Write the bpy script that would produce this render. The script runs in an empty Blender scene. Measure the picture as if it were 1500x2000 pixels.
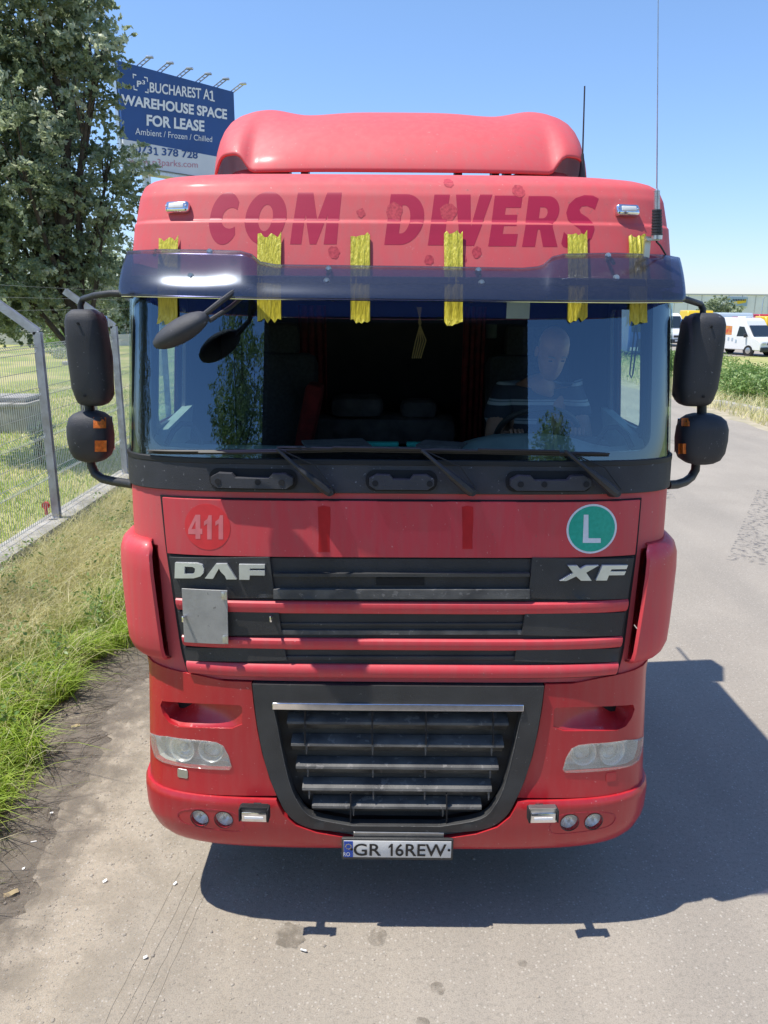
import bpy, bmesh, math, random
import numpy as np
from mathutils import Vector, Matrix, Quaternion
from mathutils.geometry import tessellate_polygon
R = math.radians
random.seed(7); rng = np.random.default_rng(7)
sc = bpy.context.scene
COL = sc.collection

# ------------------------------------------------------------------ camera
FPX = 1503.0; PITCH = R(15.0); ROLL = R(0.45)
CAM = Vector((-0.07, -3.09, 3.0))     # eye in the lorry's own frame; that frame sits DZ lower in the world
DZ = .115
_f = Vector((0, math.cos(PITCH), -math.sin(PITCH)))
_u0 = Vector((0, math.sin(PITCH), math.cos(PITCH))); _r0 = Vector((1, 0, 0))
_r = _r0*math.cos(ROLL) + _u0*math.sin(ROLL)
_u = _u0*math.cos(ROLL) - _r0*math.sin(ROLL)
cd = bpy.data.cameras.new('camera'); cam = bpy.data.objects.new('camera', cd); COL.objects.link(cam)
cd.sensor_fit = 'VERTICAL'; cd.sensor_height = 24.0; cd.lens = 24.0*FPX/2000.0
cd.clip_start = 0.05; cd.clip_end = 3000
m = Matrix.Identity(4)
for i, v in enumerate((_r, _u, -_f)):
    for k in range(3): m[k][i] = v[k]
m.translation = CAM - Vector((0, 0, .115))
cam.matrix_world = m
sc.camera = cam

# ------------------------------------------------------------------ light
SUNV = Vector((0.42, 0.045, -1.0)).normalized()
w = bpy.data.worlds.new("World"); sc.world = w; w.use_nodes = True
nt = w.node_tree; bgn = nt.nodes['Background']
sky = nt.nodes.new('ShaderNodeTexSky'); sky.sky_type = 'NISHITA'; sky.sun_disc = False
sky.sun_elevation = math.asin(-SUNV.z); sky.sun_rotation = math.atan2(-SUNV.x, -SUNV.y)
sky.air_density = 1.3; sky.dust_density = .1; sky.ozone_density = 2.6
sm_ = nt.nodes.new('ShaderNodeMix'); sm_.data_type = 'RGBA'; sm_.blend_type = 'MULTIPLY'; sm_.inputs[0].default_value = 1; sm_.inputs[7].default_value = (.84, .95, 1.12, 1)
_tc = nt.nodes.new('ShaderNodeTexCoord'); _sx = nt.nodes.new('ShaderNodeSeparateXYZ'); _mr = nt.nodes.new('ShaderNodeMapRange'); _mt = nt.nodes.new('ShaderNodeMix'); _mt.data_type = 'RGBA'
nt.links.new(_tc.outputs['Generated'], _sx.inputs[0]); nt.links.new(_sx.outputs[2], _mr.inputs[0]); _mr.inputs[1].default_value = 0; _mr.inputs[2].default_value = .35
nt.links.new(_mr.outputs[0], _mt.inputs[0]); _mt.inputs[6].default_value = (.70, .84, 1.28, 1); _mt.inputs[7].default_value = (.82, .94, 1.14, 1); nt.links.new(_mt.outputs[2], sm_.inputs[7])
nt.links.new(sky.outputs[0], sm_.inputs[6]); nt.links.new(sm_.outputs[2], bgn.inputs[0]); bgn.inputs[1].default_value = 0.13
sl = bpy.data.lights.new('sun', 'SUN'); sl.energy = 5.0; sl.angle = R(0.53); sl.color = (1.0, 0.95, 0.87)
so = bpy.data.objects.new('sun', sl); COL.objects.link(so)
so.rotation_euler = SUNV.to_track_quat('-Z', 'Y').to_euler(); so.location = (-8, -2, 20)
sc.view_settings.view_transform = 'Standard'; sc.view_settings.look = 'None'
sc.view_settings.exposure = 0.3; sc.view_settings.gamma = 1.0
sc.render.resolution_x = 768; sc.render.resolution_y = 1024
try:
    sc.cycles.max_bounces = 10; sc.cycles.transparent_max_bounces = 16
except Exception: pass

# ------------------------------------------------------------------ point helpers (turn a picture position + a real depth into a point)
def ray(px, py): return _f + _r*((px-750)/FPX) + _u*((1000-py)/FPX)
def aty(px, py, Y):
    d = ray(px, py); return CAM + d*((Y-CAM.y)/d.y)
def atz(px, py, Z):
    d = ray(px, py); return CAM + d*((Z-CAM.z)/d.z)
def proj(p):
    v = Vector(p)-CAM; d = v.dot(_f); return 750+FPX*v.dot(_r)/d, 1000-FPX*v.dot(_u)/d

# ------------------------------------------------------------------ object helpers
def tag(o, label=None, cat=None, group=None, kind=None):
    if label: o['label'] = label
    if cat: o['category'] = cat
    if group: o['group'] = group
    if kind: o['kind'] = kind
    return o
def thing(name, label, cat, loc=(0,0,0), rz=0, group=None):
    o = bpy.data.objects.new(name, None); COL.objects.link(o); o.location = loc; o.rotation_euler = (0,0,rz)
    o.empty_display_size = 0.2
    return tag(o, label, cat, group)
def link(name, me, mats, parent=None, label=None, smooth=40):
    o = bpy.data.objects.new(name, me); COL.objects.link(o)
    if not isinstance(mats, (list, tuple)): mats = [mats]
    for mt in mats: me.materials.append(mt)
    if smooth is not None:
        me.polygons.foreach_set('use_smooth', [True]*len(me.polygons))
        if smooth < 180: me.set_sharp_from_angle(angle=R(smooth))
    if parent: o.parent = parent
    if label: o['label'] = label
    return o
class MB:
    def __init__(s): s.bm = bmesh.new(); s.mi = 0
    def add(s, vs, fs, M=None):
        v = [s.bm.verts.new((M @ Vector(p)) if M else p) for p in vs]
        out = []
        for f in fs:
            try:
                q = s.bm.faces.new([v[i] for i in f]); q.material_index = s.mi; out.append(q)
            except ValueError: pass
        return v, out
    def box(s, c, d, M=None, bev=0, seg=2, rot=None):
        hx, hy, hz = d[0]/2, d[1]/2, d[2]/2
        b = bmesh.new()
        vs = [b.verts.new((x, y, z)) for x in (-hx, hx) for y in (-hy, hy) for z in (-hz, hz)]
        for f in ((0,1,3,2),(4,6,7,5),(0,4,5,1),(2,3,7,6),(0,2,6,4),(1,5,7,3)): b.faces.new([vs[i] for i in f])
        if bev: bmesh.ops.bevel(b, geom=b.edges[:], offset=bev, segments=seg, profile=0.5, affect='EDGES', clamp_overlap=True)
        T = Matrix.Translation(c)
        if rot is not None: T = T @ (rot.to_matrix().to_4x4() if hasattr(rot, 'to_matrix') else rot)
        if M: T = M @ T
        s.merge(b, T)
    def merge(s, b, T=None):
        b.verts.index_update()
        vs = [s.bm.verts.new(T @ v.co if T else v.co) for v in b.verts]
        for f in b.faces:
            try: s.bm.faces.new([vs[v.index] for v in f.verts]).material_index = s.mi
            except ValueError: pass
        b.free()
    def tube(s, pts, rad, n=10, cap=True, sq=1.0):
        pts = [Vector(p) for p in pts]
        if not isinstance(rad, (list, tuple)): rad = [rad]*len(pts)
        rings = []; up = None
        for i, p in enumerate(pts):
            t = (pts[min(i+1, len(pts)-1)] - pts[max(i-1, 0)]).normalized()
            if up is None: up = t.orthogonal().normalized()
            up = (up - t*up.dot(t)).normalized(); sd = t.cross(up)
            rings.append([s.bm.verts.new(p + (up*math.cos(a)+sd*math.sin(a)*sq)*rad[i]) for a in [2*math.pi*k/n for k in range(n)]])
        for a, b in zip(rings, rings[1:]):
            for k in range(n):
                s.bm.faces.new((a[k], a[(k+1)%n], b[(k+1)%n], b[k])).material_index = s.mi
        if cap:
            s.bm.faces.new(rings[0][::-1]).material_index = s.mi; s.bm.faces.new(rings[-1]).material_index = s.mi
    def cyl(s, a, b, r, n=20, r2=None): s.tube([a, b], [r, r if r2 is None else r2], n)
    def loft(s, rings, closed=True, cap=True):
        vv = [[s.bm.verts.new(p) for p in r] for r in rings]
        n = len(vv[0])
        for a, b in zip(vv, vv[1:]):
            for k in range(n if closed else n-1):
                s.bm.faces.new((a[k], a[(k+1)%n], b[(k+1)%n], b[k])).material_index = s.mi
        if cap and closed:
            s.bm.faces.new(vv[0][::-1]).material_index = s.mi; s.bm.faces.new(vv[-1]).material_index = s.mi
        return vv
    def prism(s, loops, fmap, thick_vec_or_fn, step=None):
        """loops: 2D loops (outer, holes). fmap(u,v,k): 3D point, k=0 front, 1 back"""
        b = flat(loops, step)
        b.verts.index_update(); b.faces.index_update()
        F = [s.bm.verts.new(fmap(v.co.x, v.co.y, 0)) for v in b.verts]
        K = [s.bm.verts.new(fmap(v.co.x, v.co.y, 1)) for v in b.verts]
        for f in b.faces:
            idx = [v.index for v in f.verts]
            s.bm.faces.new([F[i] for i in idx]).material_index = s.mi
            s.bm.faces.new([K[i] for i in idx[::-1]]).material_index = s.mi
        for e in b.edges:
            if len(e.link_faces) == 1:
                i, j = e.verts[0].index, e.verts[1].index
                s.bm.faces.new((F[i], F[j], K[j], K[i])).material_index = s.mi
        b.free()
    def mesh(s, recalc=True):
        if recalc: bmesh.ops.recalc_face_normals(s.bm, faces=s.bm.faces[:])
        me = bpy.data.meshes.new('mesh'); s.bm.to_mesh(me); s.bm.free(); return me
    def build(s, name, mats, parent=None, label=None, smooth=40, bevel=None, recalc=True):
        o = link(name, s.mesh(recalc), mats, parent, label, smooth)
        if bevel:
            md = o.modifiers.new('bevel', 'BEVEL'); md.width = bevel; md.segments = 2; md.limit_method = 'ANGLE'; md.angle_limit = R(40)
            md.harden_normals = False
        return o
def flat(loops, step=None):
    pts = []; 
    for l in loops: pts += [(p[0], p[1]) for p in l]
    tri = tessellate_polygon([[Vector((p[0], p[1], 0)) for p in l] for l in loops])
    b = bmesh.new(); vs = [b.verts.new((p[0], p[1], 0)) for p in pts]
    for t in tri:
        try: b.faces.new([vs[i] for i in t])
        except ValueError: pass
    for f in b.faces:
        if f.normal.z < 0: pass
    bmesh.ops.recalc_face_normals(b, faces=b.faces[:])
    bmesh.ops.dissolve_limit(b, angle_limit=R(1), verts=[], edges=b.edges[:])
    if step:
        xs = [p[0] for p in pts]; ys = [p[1] for p in pts]
        sx, sy = step if isinstance(step, tuple) else (step, step)
        k = math.ceil(min(xs)/sx)
        while k*sx < max(xs):
            bmesh.ops.bisect_plane(b, geom=b.verts[:]+b.edges[:]+b.faces[:], plane_co=(k*sx, 0, 0), plane_no=(1, 0, 0), dist=1e-6); k += 1
        k = math.ceil(min(ys)/sy)
        while k*sy < max(ys):
            bmesh.ops.bisect_plane(b, geom=b.verts[:]+b.edges[:]+b.faces[:], plane_co=(0, k*sy, 0), plane_no=(0, 1, 0), dist=1e-6); k += 1
    return b
def npmesh(V, F, attr=None):
    """V (n,3), F (m,k) arrays -> mesh"""
    me = bpy.data.meshes.new('mesh'); n, k = F.shape
    me.vertices.add(len(V)); me.vertices.foreach_set('co', V.astype(np.float32).ravel())
    me.loops.add(n*k); me.loops.foreach_set('vertex_index', F.astype(np.int32).ravel())
    me.polygons.add(n); me.polygons.foreach_set('loop_start', np.arange(0, n*k, k, dtype=np.int32))
    me.polygons.foreach_set('loop_total', np.full(n, k, dtype=np.int32))
    if attr is not None:
        a = me.attributes.new('rnd', 'FLOAT', 'POINT'); a.data.foreach_set('value', attr.astype(np.float32))
    me.update(calc_edges=True); me.validate(); return me
def circle(cx, cy, rx, ry=None, n=28, a0=0):
    ry = rx if ry is None else ry
    return [(cx+rx*math.cos(a0+2*math.pi*k/n), cy+ry*math.sin(a0+2*math.pi*k/n)) for k in range(n)]
def rrect(x0, y0, x1, y1, r, n=6):
    o = []
    for cx, cy, a in ((x1-r, y1-r, 0), (x0+r, y1-r, 90), (x0+r, y0+r, 180), (x1-r, y0+r, 270)):
        for k in range(n+1): o.append((cx+r*math.cos(R(a+90*k/n)), cy+r*math.sin(R(a+90*k/n))))
    return o
def smoothloop(pts, it=1):
    for _ in range(it):
        o = []
        for a, b in zip(pts, pts[1:]+pts[:1]):
            o.append((a[0]*.75+b[0]*.25, a[1]*.75+b[1]*.25)); o.append((a[0]*.25+b[0]*.75, a[1]*.25+b[1]*.75))
        pts = o
    return pts

# ------------------------------------------------------------------ materials
def mat(name, col, rough=0.6, metal=0, spec=0.5, var=0.0, scale=8, col2=None, bump=0, bscale=60, coat=0, trans=0, emit=None, fade=None, detail=6):
    m = bpy.data.materials.new(name); m.use_nodes = True; n = m.node_tree; p = n.nodes['Principled BSDF']
    p.inputs['Base Color'].default_value = (*col, 1); p.inputs['Roughness'].default_value = rough
    p.inputs['Metallic'].default_value = metal; p.inputs['Specular IOR Level'].default_value = spec
    p.inputs['Coat Weight'].default_value = coat; p.inputs['Coat Roughness'].default_value = 0.12
    if trans: p.inputs['Transmission Weight'].default_value = trans
    if emit: p.inputs['Emission Color'].default_value = (*emit[0], 1); p.inputs['Emission Strength'].default_value = emit[1]
    tc = n.nodes.new('ShaderNodeTexCoord')
    if var or col2:
        no = n.nodes.new('ShaderNodeTexNoise'); no.inputs['Scale'].default_value = scale; no.inputs['Detail'].default_value = detail
        n.links.new(tc.outputs['Object'], no.inputs['Vector'])
        cr = n.nodes.new('ShaderNodeValToRGB'); c2 = col2 or tuple(c*(1-var) for c in col); c1 = col if col2 else tuple(min(1, c*(1+var)) for c in col)
        cr.color_ramp.elements[0].position = .35; cr.color_ramp.elements[1].position = .65
        cr.color_ramp.elements[0].color = (*c2, 1); cr.color_ramp.elements[1].color = (*c1, 1)
        n.links.new(no.outputs['Fac'], cr.inputs[0]); n.links.new(cr.outputs[0], p.inputs['Base Color'])
    if bump:
        nb = n.nodes.new('ShaderNodeTexNoise'); nb.inputs['Scale'].default_value = bscale; nb.inputs['Detail'].default_value = 4
        n.links.new(tc.outputs['Object'], nb.inputs['Vector'])
        bn = n.nodes.new('ShaderNodeBump'); bn.inputs['Strength'].default_value = bump; bn.inputs['Distance'].default_value = 0.01
        n.links.new(nb.outputs['Fac'], bn.inputs['Height']); n.links.new(bn.outputs[0], p.inputs['Normal'])
    return m
def N(m, t, **kw):
    nd = m.node_tree.nodes.new(t)
    for k, v in kw.items():
        if k.startswith('i_'):
            key = k[2:]; nd.inputs[int(key) if key.isdigit() else key].default_value = v
        else: setattr(nd, k, v)
    return nd
def L(m, a, b): m.node_tree.links.new(a, b)
def mix(m, fac, a, b, mode='MIX'):
    nd = m.node_tree.nodes.new('ShaderNodeMix'); nd.data_type = 'RGBA'; nd.blend_type = mode
    for s, v in ((0, fac), (6, a), (7, b)):
        if hasattr(v, 'links') or isinstance(v, bpy.types.NodeSocket): L(m, v, nd.inputs[s])
        elif s == 0: nd.inputs[0].default_value = v
        else: nd.inputs[s].default_value = (*v, 1)
    return nd.outputs[2]
def ramp(m, src, e):
    cr = m.node_tree.nodes.new('ShaderNodeValToRGB'); L(m, src, cr.inputs[0]); el = cr.color_ramp.elements
    while len(el) < len(e): el.new(0.5)
    for q, (p, c) in zip(el, e):
        q.position = p; q.color = (*c, 1) if isinstance(c, tuple) else (c, c, c, 1)
    return cr.outputs[0]
def noise(m, vec, scale, detail=5, rough=.5, dist=0):
    nd = N(m, 'ShaderNodeTexNoise'); nd.inputs['Scale'].default_value = scale; nd.inputs['Detail'].default_value = detail
    nd.inputs['Roughness'].default_value = rough; nd.inputs['Distortion'].default_value = dist
    L(m, vec, nd.inputs['Vector']); return nd.outputs['Fac']
def newmat(name):
    m = bpy.data.materials.new(name); m.use_nodes = True; return m, m.node_tree.nodes['Principled BSDF']
def vmap(m, sc_, out='Object'):
    tc = N(m, 'ShaderNodeTexCoord'); mp = N(m, 'ShaderNodeMapping'); mp.inputs['Scale'].default_value = sc_
    L(m, tc.outputs[out], mp.inputs['Vector']); return mp.outputs[0]

def red_paint(name, base, faded, amt, rough=.42, dust=.1, coat=.25):
    """sun-faded red paint: blotchy chalking plus fine dirt runs and specks"""
    m, p = newmat(name)
    v1 = vmap(m, (1, 1, 1)); vs = vmap(m, (14, 14, .9))
    a = ramp(m, noise(m, v1, 2.3, 6, .6), [(.3, 0.0), (.7, 1.0)])
    st = ramp(m, noise(m, vs, 2.0, 5, .6), [(.40, 0.0), (.70, 1.0)])
    c = mix(m, amt, base, faded)
    c = mix(m, a, c, tuple(.82*b+.18*f for b, f in zip(base, faded)) if amt < .5 else tuple(.35*b+.65*f for b, f in zip(base, faded)))
    mu = N(m, 'ShaderNodeMath', operation='MULTIPLY', i_1=dust); L(m, st, mu.inputs[0])
    c = mix(m, mu.outputs[0], c, (.30, .18, .16))
    sp = ramp(m, noise(m, v1, 140, 2, .5), [(.70, 0.0), (.76, .35)])
    c = mix(m, sp, c, (.18, .05, .05))
    sp2 = ramp(m, noise(m, v1, 38, 3, .6), [(.70, 0.0), (.74, .5)])
    c = mix(m, sp2, c, (.30, .10, .09)); sp3 = ramp(m, noise(m, v1, 75, 2, .5), [(.25, .35), (.28, 0.0)]); c = mix(m, sp3, c, (.70, .45, .42))
    L(m, c, p.inputs['Base Color']); p.inputs['Coat Weight'].default_value = coat; p.inputs['Coat Roughness'].default_value = .18
    r = N(m, 'ShaderNodeMath', operation='MULTIPLY_ADD', i_1=.16, i_2=rough); L(m, a, r.inputs[0]); L(m, r.outputs[0], p.inputs['Roughness'])
    bn = N(m, 'ShaderNodeBump'); bn.inputs['Strength'].default_value = .05; bn.inputs['Distance'].default_value = .01
    L(m, noise(m, v1, 9, 3), bn.inputs['Height']); L(m, bn.outputs[0], p.inputs['Normal'])
    return m
M = {}
M['red_up'] = red_paint('faded_red_paint', (.56, .035, .05), (.64, .105, .11), .7, .55, .22, .04)
M['red_mid'] = red_paint('red_paint', (.55, .025, .04), (.64, .065, .08), .6, .45, .18, .12)
M['red_low'] = red_paint('glossy_red_paint', (.44, .010, .018), (.50, .035, .045), .3, .3, .10, .35)
M['red_dark'] = mat('preserved_red_paint', (.40, .008, .045), .45, var=.06, scale=5)
M['red_mark'] = mat('dark_paint_mark', (.36, .02, .04), .6, col2=(.55, .05, .07), scale=90)
M['red_strip'] = mat('unfaded_red_strip', (.50, .015, .02), .4, var=.1, scale=12)
M['red_num'] = mat('roundel_red', (.66, .03, .04), .4, var=.06, scale=20)
M['num_pink'] = mat('faded_pink_numeral', (.66, .17, .18), .5, var=.08, scale=20)
M['plastic'] = mat('black_plastic', (.028, .029, .033), .5, var=.25, scale=6, bump=.25, bscale=400)
M['plastic_gray'] = mat('weathered_grey_plastic', (.042, .044, .052), .6, col2=(.028, .029, .035), scale=5, bump=.3, bscale=350)
M['plastic_frame'] = mat('charcoal_frame_plastic', (.045, .046, .046), .5, col2=(.03, .03, .031), scale=6, bump=.3, bscale=300)
M['slat'] = mat('dusty_slat_plastic', (.12, .118, .112), .6, col2=(.055, .055, .056), scale=10, bump=.2, bscale=200)
M['black'] = mat('matt_black', (.010, .010, .012), .8)
M['rubber'] = mat('rubber', (.014, .014, .015), .55)
M['gloss_black'] = mat('black_gloss', (.008, .009, .012), .15, coat=.5)
M['chrome'] = mat('chrome', (.78, .78, .80), .12, metal=1, var=.08, scale=30)
M['steel'] = mat('brushed_steel', (.55, .55, .54), .35, metal=.9, var=.1, scale=20)
M['letter'] = mat('badge_metal', (.66, .68, .70), .35, metal=.6, var=.05, scale=20)
M['plate_metal'] = mat('galvanised_plate', (.36, .355, .345), .5, metal=.35, var=.12, scale=9, bump=.1)
M['white'] = mat('white_paint', (.80, .80, .80), .45, var=.04, scale=20)
M['offwhite'] = mat('plate_white', (.68, .68, .66), .4, var=.05, scale=30)
M['ink'] = mat('plate_black', (.012, .012, .014), .5)
M['blue_band'] = mat('plate_blue', (.015, .08, .45), .4)
M['yellow_ink'] = mat('plate_star_yellow', (.7, .55, .05), .5)
M['green'] = mat('sticker_green', (.0, .36, .25), .45, col2=(.01, .42, .30), scale=60)
M['sticker_white'] = mat('sticker_white', (.72, .75, .80), .5, var=.05, scale=50)
M['orange'] = mat('orange_reflector', (.75, .17, .015), .45, var=.25, scale=60, bump=.3, bscale=300)
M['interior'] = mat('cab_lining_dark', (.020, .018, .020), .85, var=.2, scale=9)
M['dash'] = mat('dashboard_grey', (.24, .30, .29), .6, var=.1, scale=10, bump=.2, bscale=200)
M['curtain'] = mat('red_curtain', (.17, .010, .010), .9, var=.3, scale=20)
M['seat'] = mat('seat_cloth', (.03, .03, .035), .9, var=.3, scale=60)
M['skin'] = mat('skin', (.42, .215, .145), .5, var=.07, scale=25)
M['hair'] = mat('grey_hair', (.25, .23, .21), .8)
M['rust'] = mat('rusty_galvanised_steel', (.52, .54, .58), .5, metal=.2, col2=(.36, .35, .35), scale=6)
M['wire'] = mat('galvanised_wire', (.50, .52, .52), .45, metal=.4)
M['bark'] = mat('bark', (.10, .075, .055), .9, col2=(.05, .04, .03), scale=12, bump=.8, bscale=30)
M['rubber_tyre'] = mat('tyre', (.02, .02, .02), .85, var=.2, scale=10, bump=.4, bscale=80)
M['cork'] = mat('worn_card', (.45, .50, .42), .7, var=.1)

def specks(m, scale, thr, col, amt):
    p = m.node_tree.nodes['Principled BSDF']; src = p.inputs['Base Color'].links[0].from_socket; v = vmap(m, (1, 1, 1))
    L(m, mix(m, ramp(m, noise(m, v, scale, 3, .6), [(thr, 0.0), (thr+.04, amt)]), src, col), p.inputs['Base Color'])
specks(M['plastic_gray'], 60, .68, (.25, .26, .28), .8); specks(M['plastic_frame'], 50, .69, (.22, .22, .21), .7); specks(M['plastic'], 60, .71, (.16, .16, .17), .6); specks(M['slat'], 25, .60, (.20, .19, .18), .7); specks(M['plate_metal'], 40, .68, (.16, .15, .14), .7)
def glassmat(name, tint, refl, f0=.08, rough=.0, dirt=0, dcol=(.55, .56, .60)):
    m = bpy.data.materials.new(name); m.use_nodes = True; n = m.node_tree; n.nodes.clear()
    out = n.nodes.new('ShaderNodeOutputMaterial'); tr = n.nodes.new('ShaderNodeBsdfTransparent'); tr.inputs[0].default_value = (*tint, 1)
    gl = n.nodes.new('ShaderNodeBsdfGlossy'); gl.inputs[0].default_value = (*refl, 1); gl.inputs['Roughness'].default_value = rough
    lw = n.nodes.new('ShaderNodeLayerWeight'); lw.inputs[0].default_value = .5
    pw = n.nodes.new('ShaderNodeMath'); pw.operation = 'POWER'; pw.inputs[1].default_value = 5; n.links.new(lw.outputs['Facing'], pw.inputs[0])
    ma = n.nodes.new('ShaderNodeMath'); ma.operation = 'MULTIPLY_ADD'; ma.inputs[1].default_value = .35; ma.inputs[2].default_value = f0
    n.links.new(pw.outputs[0], ma.inputs[0])
    mx = n.nodes.new('ShaderNodeMixShader'); n.links.new(ma.outputs[0], mx.inputs[0]); n.links.new(tr.outputs[0], mx.inputs[1]); n.links.new(gl.outputs[0], mx.inputs[2])
    last = mx.outputs[0]
    if dirt:
        df = n.nodes.new('ShaderNodeBsdfDiffuse'); df.inputs[0].default_value = (*dcol, 1)
        m2 = n.nodes.new('ShaderNodeMixShader'); tc = n.nodes.new('ShaderNodeTexCoord'); no = n.nodes.new('ShaderNodeTexNoise'); no.inputs['Scale'].default_value = 160; no.inputs['Detail'].default_value = 8
        cr = n.nodes.new('ShaderNodeValToRGB'); cr.color_ramp.elements[0].position = .4; cr.color_ramp.elements[1].position = .85
        cr.color_ramp.elements[0].color = (dirt*.5,)*3+(1,); cr.color_ramp.elements[1].color = (dirt*1.8,)*3+(1,)
        n.links.new(tc.outputs['Object'], no.inputs[0]); n.links.new(no.outputs[0], cr.inputs[0]); n.links.new(cr.outputs[0], m2.inputs[0])
        n.links.new(last, m2.inputs[1]); n.links.new(df.outputs[0], m2.inputs[2]); last = m2.outputs[0]
    n.links.new(last, out.inputs[0]); return m
M['glass'] = glassmat('windscreen_glass', (.88, .95, .91), (.56, .78, 1.0), .14)
M['side_glass'] = glassmat('side_window_glass', (.82, .92, .86), (1, 1, 1), .05)
M['visor'] = glassmat('smoked_visor_acrylic', (.37, .36, .50), (.8, .9, 1), .09, .2, dirt=.03)
M['lens'] = glassmat('lamp_lens', (.96, .97, .95), (1, 1, 1), .06, .04, dirt=.17, dcol=(.80, .77, .68))
M['lens_clear'] = glassmat('clear_lens', (.95, .96, .97), (1, 1, 1), .08, .03, dirt=.10)
M['bowl'] = mat('lamp_reflector', (.88, .88, .86), .28, metal=.45, var=.05, scale=30)
M['car_glass'] = mat('dark_car_glass', (.02, .03, .04), .08, coat=.6)

def tape_mat():
    m, p = newmat('yellow_tape'); v = vmap(m, (55, 55, 1.5))
    f = noise(m, v, 2.2, 4, .6); c = ramp(m, f, [(.35, (.44, .38, .03)), (.55, (.62, .54, .04)), (.75, (.72, .66, .13))])
    L(m, c, p.inputs['Base Color']); p.inputs['Roughness'].default_value = .38
    bn = N(m, 'ShaderNodeBump'); bn.inputs['Strength'].default_value = .7; bn.inputs['Distance'].default_value = .01
    L(m, f, bn.inputs['Height']); L(m, bn.outputs[0], p.inputs['Normal']); return m
M['tape'] = tape_mat()
def shirt_mat():
    m, p = newmat('striped_polo_cloth'); tc = N(m, 'ShaderNodeTexCoord'); sx = N(m, 'ShaderNodeSeparateXYZ'); L(m, tc.outputs['Object'], sx.inputs[0])
    mu = N(m, 'ShaderNodeMath', operation='MULTIPLY', i_1=9.5); L(m, sx.outputs[2], mu.inputs[0])
    fr = N(m, 'ShaderNodeMath', operation='FRACT'); L(m, mu.outputs[0], fr.inputs[0])
    c = ramp(m, fr.outputs[0], [(0, (.035, .04, .06)), (.52, (.035, .04, .06)), (.56, (.42, .46, .50)), (.68, (.42, .46, .50)), (.72, (.10, .12, .16)), (.80, (.42, .46, .50)), (.86, (.035, .04, .06))])
    L(m, c, p.inputs['Base Color']); p.inputs['Roughness'].default_value = .85; return m
M['shirt'] = shirt_mat()
def leafmat(name, stops, trans=.35, rough=.45):
    m = bpy.data.materials.new(name); m.use_nodes = True; n = m.node_tree; p = n.nodes['Principled BSDF']; out = n.nodes['Material Output']
    at = N(m, 'ShaderNodeAttribute'); at.attribute_name = 'rnd'
    c = ramp(m, at.outputs['Fac'], stops); L(m, c, p.inputs['Base Color']); p.inputs['Roughness'].default_value = rough
    t = N(m, 'ShaderNodeBsdfTranslucent'); L(m, c, t.inputs[0])
    mx = N(m, 'ShaderNodeMixShader'); mx.inputs[0].default_value = trans
    L(m, p.outputs[0], mx.inputs[1]); L(m, t.outputs[0], mx.inputs[2]); L(m, mx.outputs[0], out.inputs[0]); return m
M['leaf'] = leafmat('poplar_leaf', [(0, (.15, .20, .12)), (.4, (.30, .36, .20)), (.7, (.48, .54, .36)), (1, (.76, .78, .64))], .5)
M['leaf_dark'] = leafmat('dark_leaf', [(0, (.02, .04, .012)), (.6, (.05, .08, .02)), (1, (.09, .12, .03))], .25)
M['leaf_far'] = leafmat('reflected_tree_leaf', [(0, (.10, .16, .05)), (.5, (.26, .36, .13)), (1, (.60, .66, .38))], .5)
M['weed'] = leafmat('weed_leaf', [(0, (.10, .19, .04)), (.6, (.22, .34, .09)), (1, (.42, .50, .20))], .35)
M['grass_green'] = leafmat('green_grass_blade', [(0, (.20, .32, .03)), (.6, (.36, .50, .06)), (1, (.55, .60, .14))], .45, .5)
M['grass_dry'] = leafmat('dry_grass_blade', [(0, (.34, .40, .10)), (.35, (.62, .58, .26)), (.6, (.82, .74, .42)), (1, (.88, .82, .58))], .45, .45)
# ------------------------------------------------------------------ front surface of the lorry: S(s,z) with s = arc length from the centre line
NEXP = 4.5
_prof = np.array([
 (.44, .09, 1.06, .36), (.50, .05, 1.11, .37), (.56, .015, 1.165, .39), (.64, 0, 1.195, .4), (.80, 0, 1.20, .4), (.88, .02, 1.20, .4), (1.38, .07, 1.185, .4),
 (1.46, .09, 1.215, .4), (1.96, .13, 1.24, .4), (2.36, .18, 1.245, .4), (3.08, .30, 1.228, .41), (3.334, .386, 1.217, .42), (3.343, .389, 1.217, .42), (3.350, .401, 1.212, .42), (3.362, .405, 1.212, .42),
 (3.46, .442, 1.20, .42), (3.51, .475, 1.185, .42), (3.535, .515, 1.16, .42), (3.555, .57, 1.12, .43), (3.572, .66, 1.06, .44)])
_zz = np.arange(.44, 3.573, .0025)
_pc = [np.interp(_zz, _prof[:, 0], _prof[:, i]) for i in (1, 2, 3)]
def _sm(a, k):
    for _ in range(2): a = np.convolve(np.pad(a, k, mode='edge'), np.ones(2*k+1)/(2*k+1), 'valid')
    return a
_sa = [_sm(a, 14) for a in _pc]; _sb = [_sm(a, 1) for a in _pc]
_wt = np.clip((_zz-3.28)/.03, 0, 1)
_pf = [x*(1-_wt)+y*_wt for x, y in zip(_sa, _sb)]
def prof(z): return [float(np.interp(z, _zz, a)) for a in _pf]
_tau = np.linspace(0, math.pi/2, 1200)
_tx = 1.24*np.sin(_tau)**(2/NEXP); _ty = .4*(1-np.cos(_tau)**(2/NEXP))
_sarc = np.concatenate([[0], np.cumsum(np.hypot(np.diff(_tx), np.diff(_ty)))]); LF = float(_sarc[-1])
def S0(s, z):
    yf, w, B = prof(z); a = abs(s); sg = 1 if s >= 0 else -1
    if a <= LF:
        x = float(np.interp(a, _sarc, _tx))/1.24*w; y = yf + float(np.interp(a, _sarc, _ty))/.4*B
    else: x = w; y = yf+B+(a-LF)
    return x*sg, y
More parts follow.
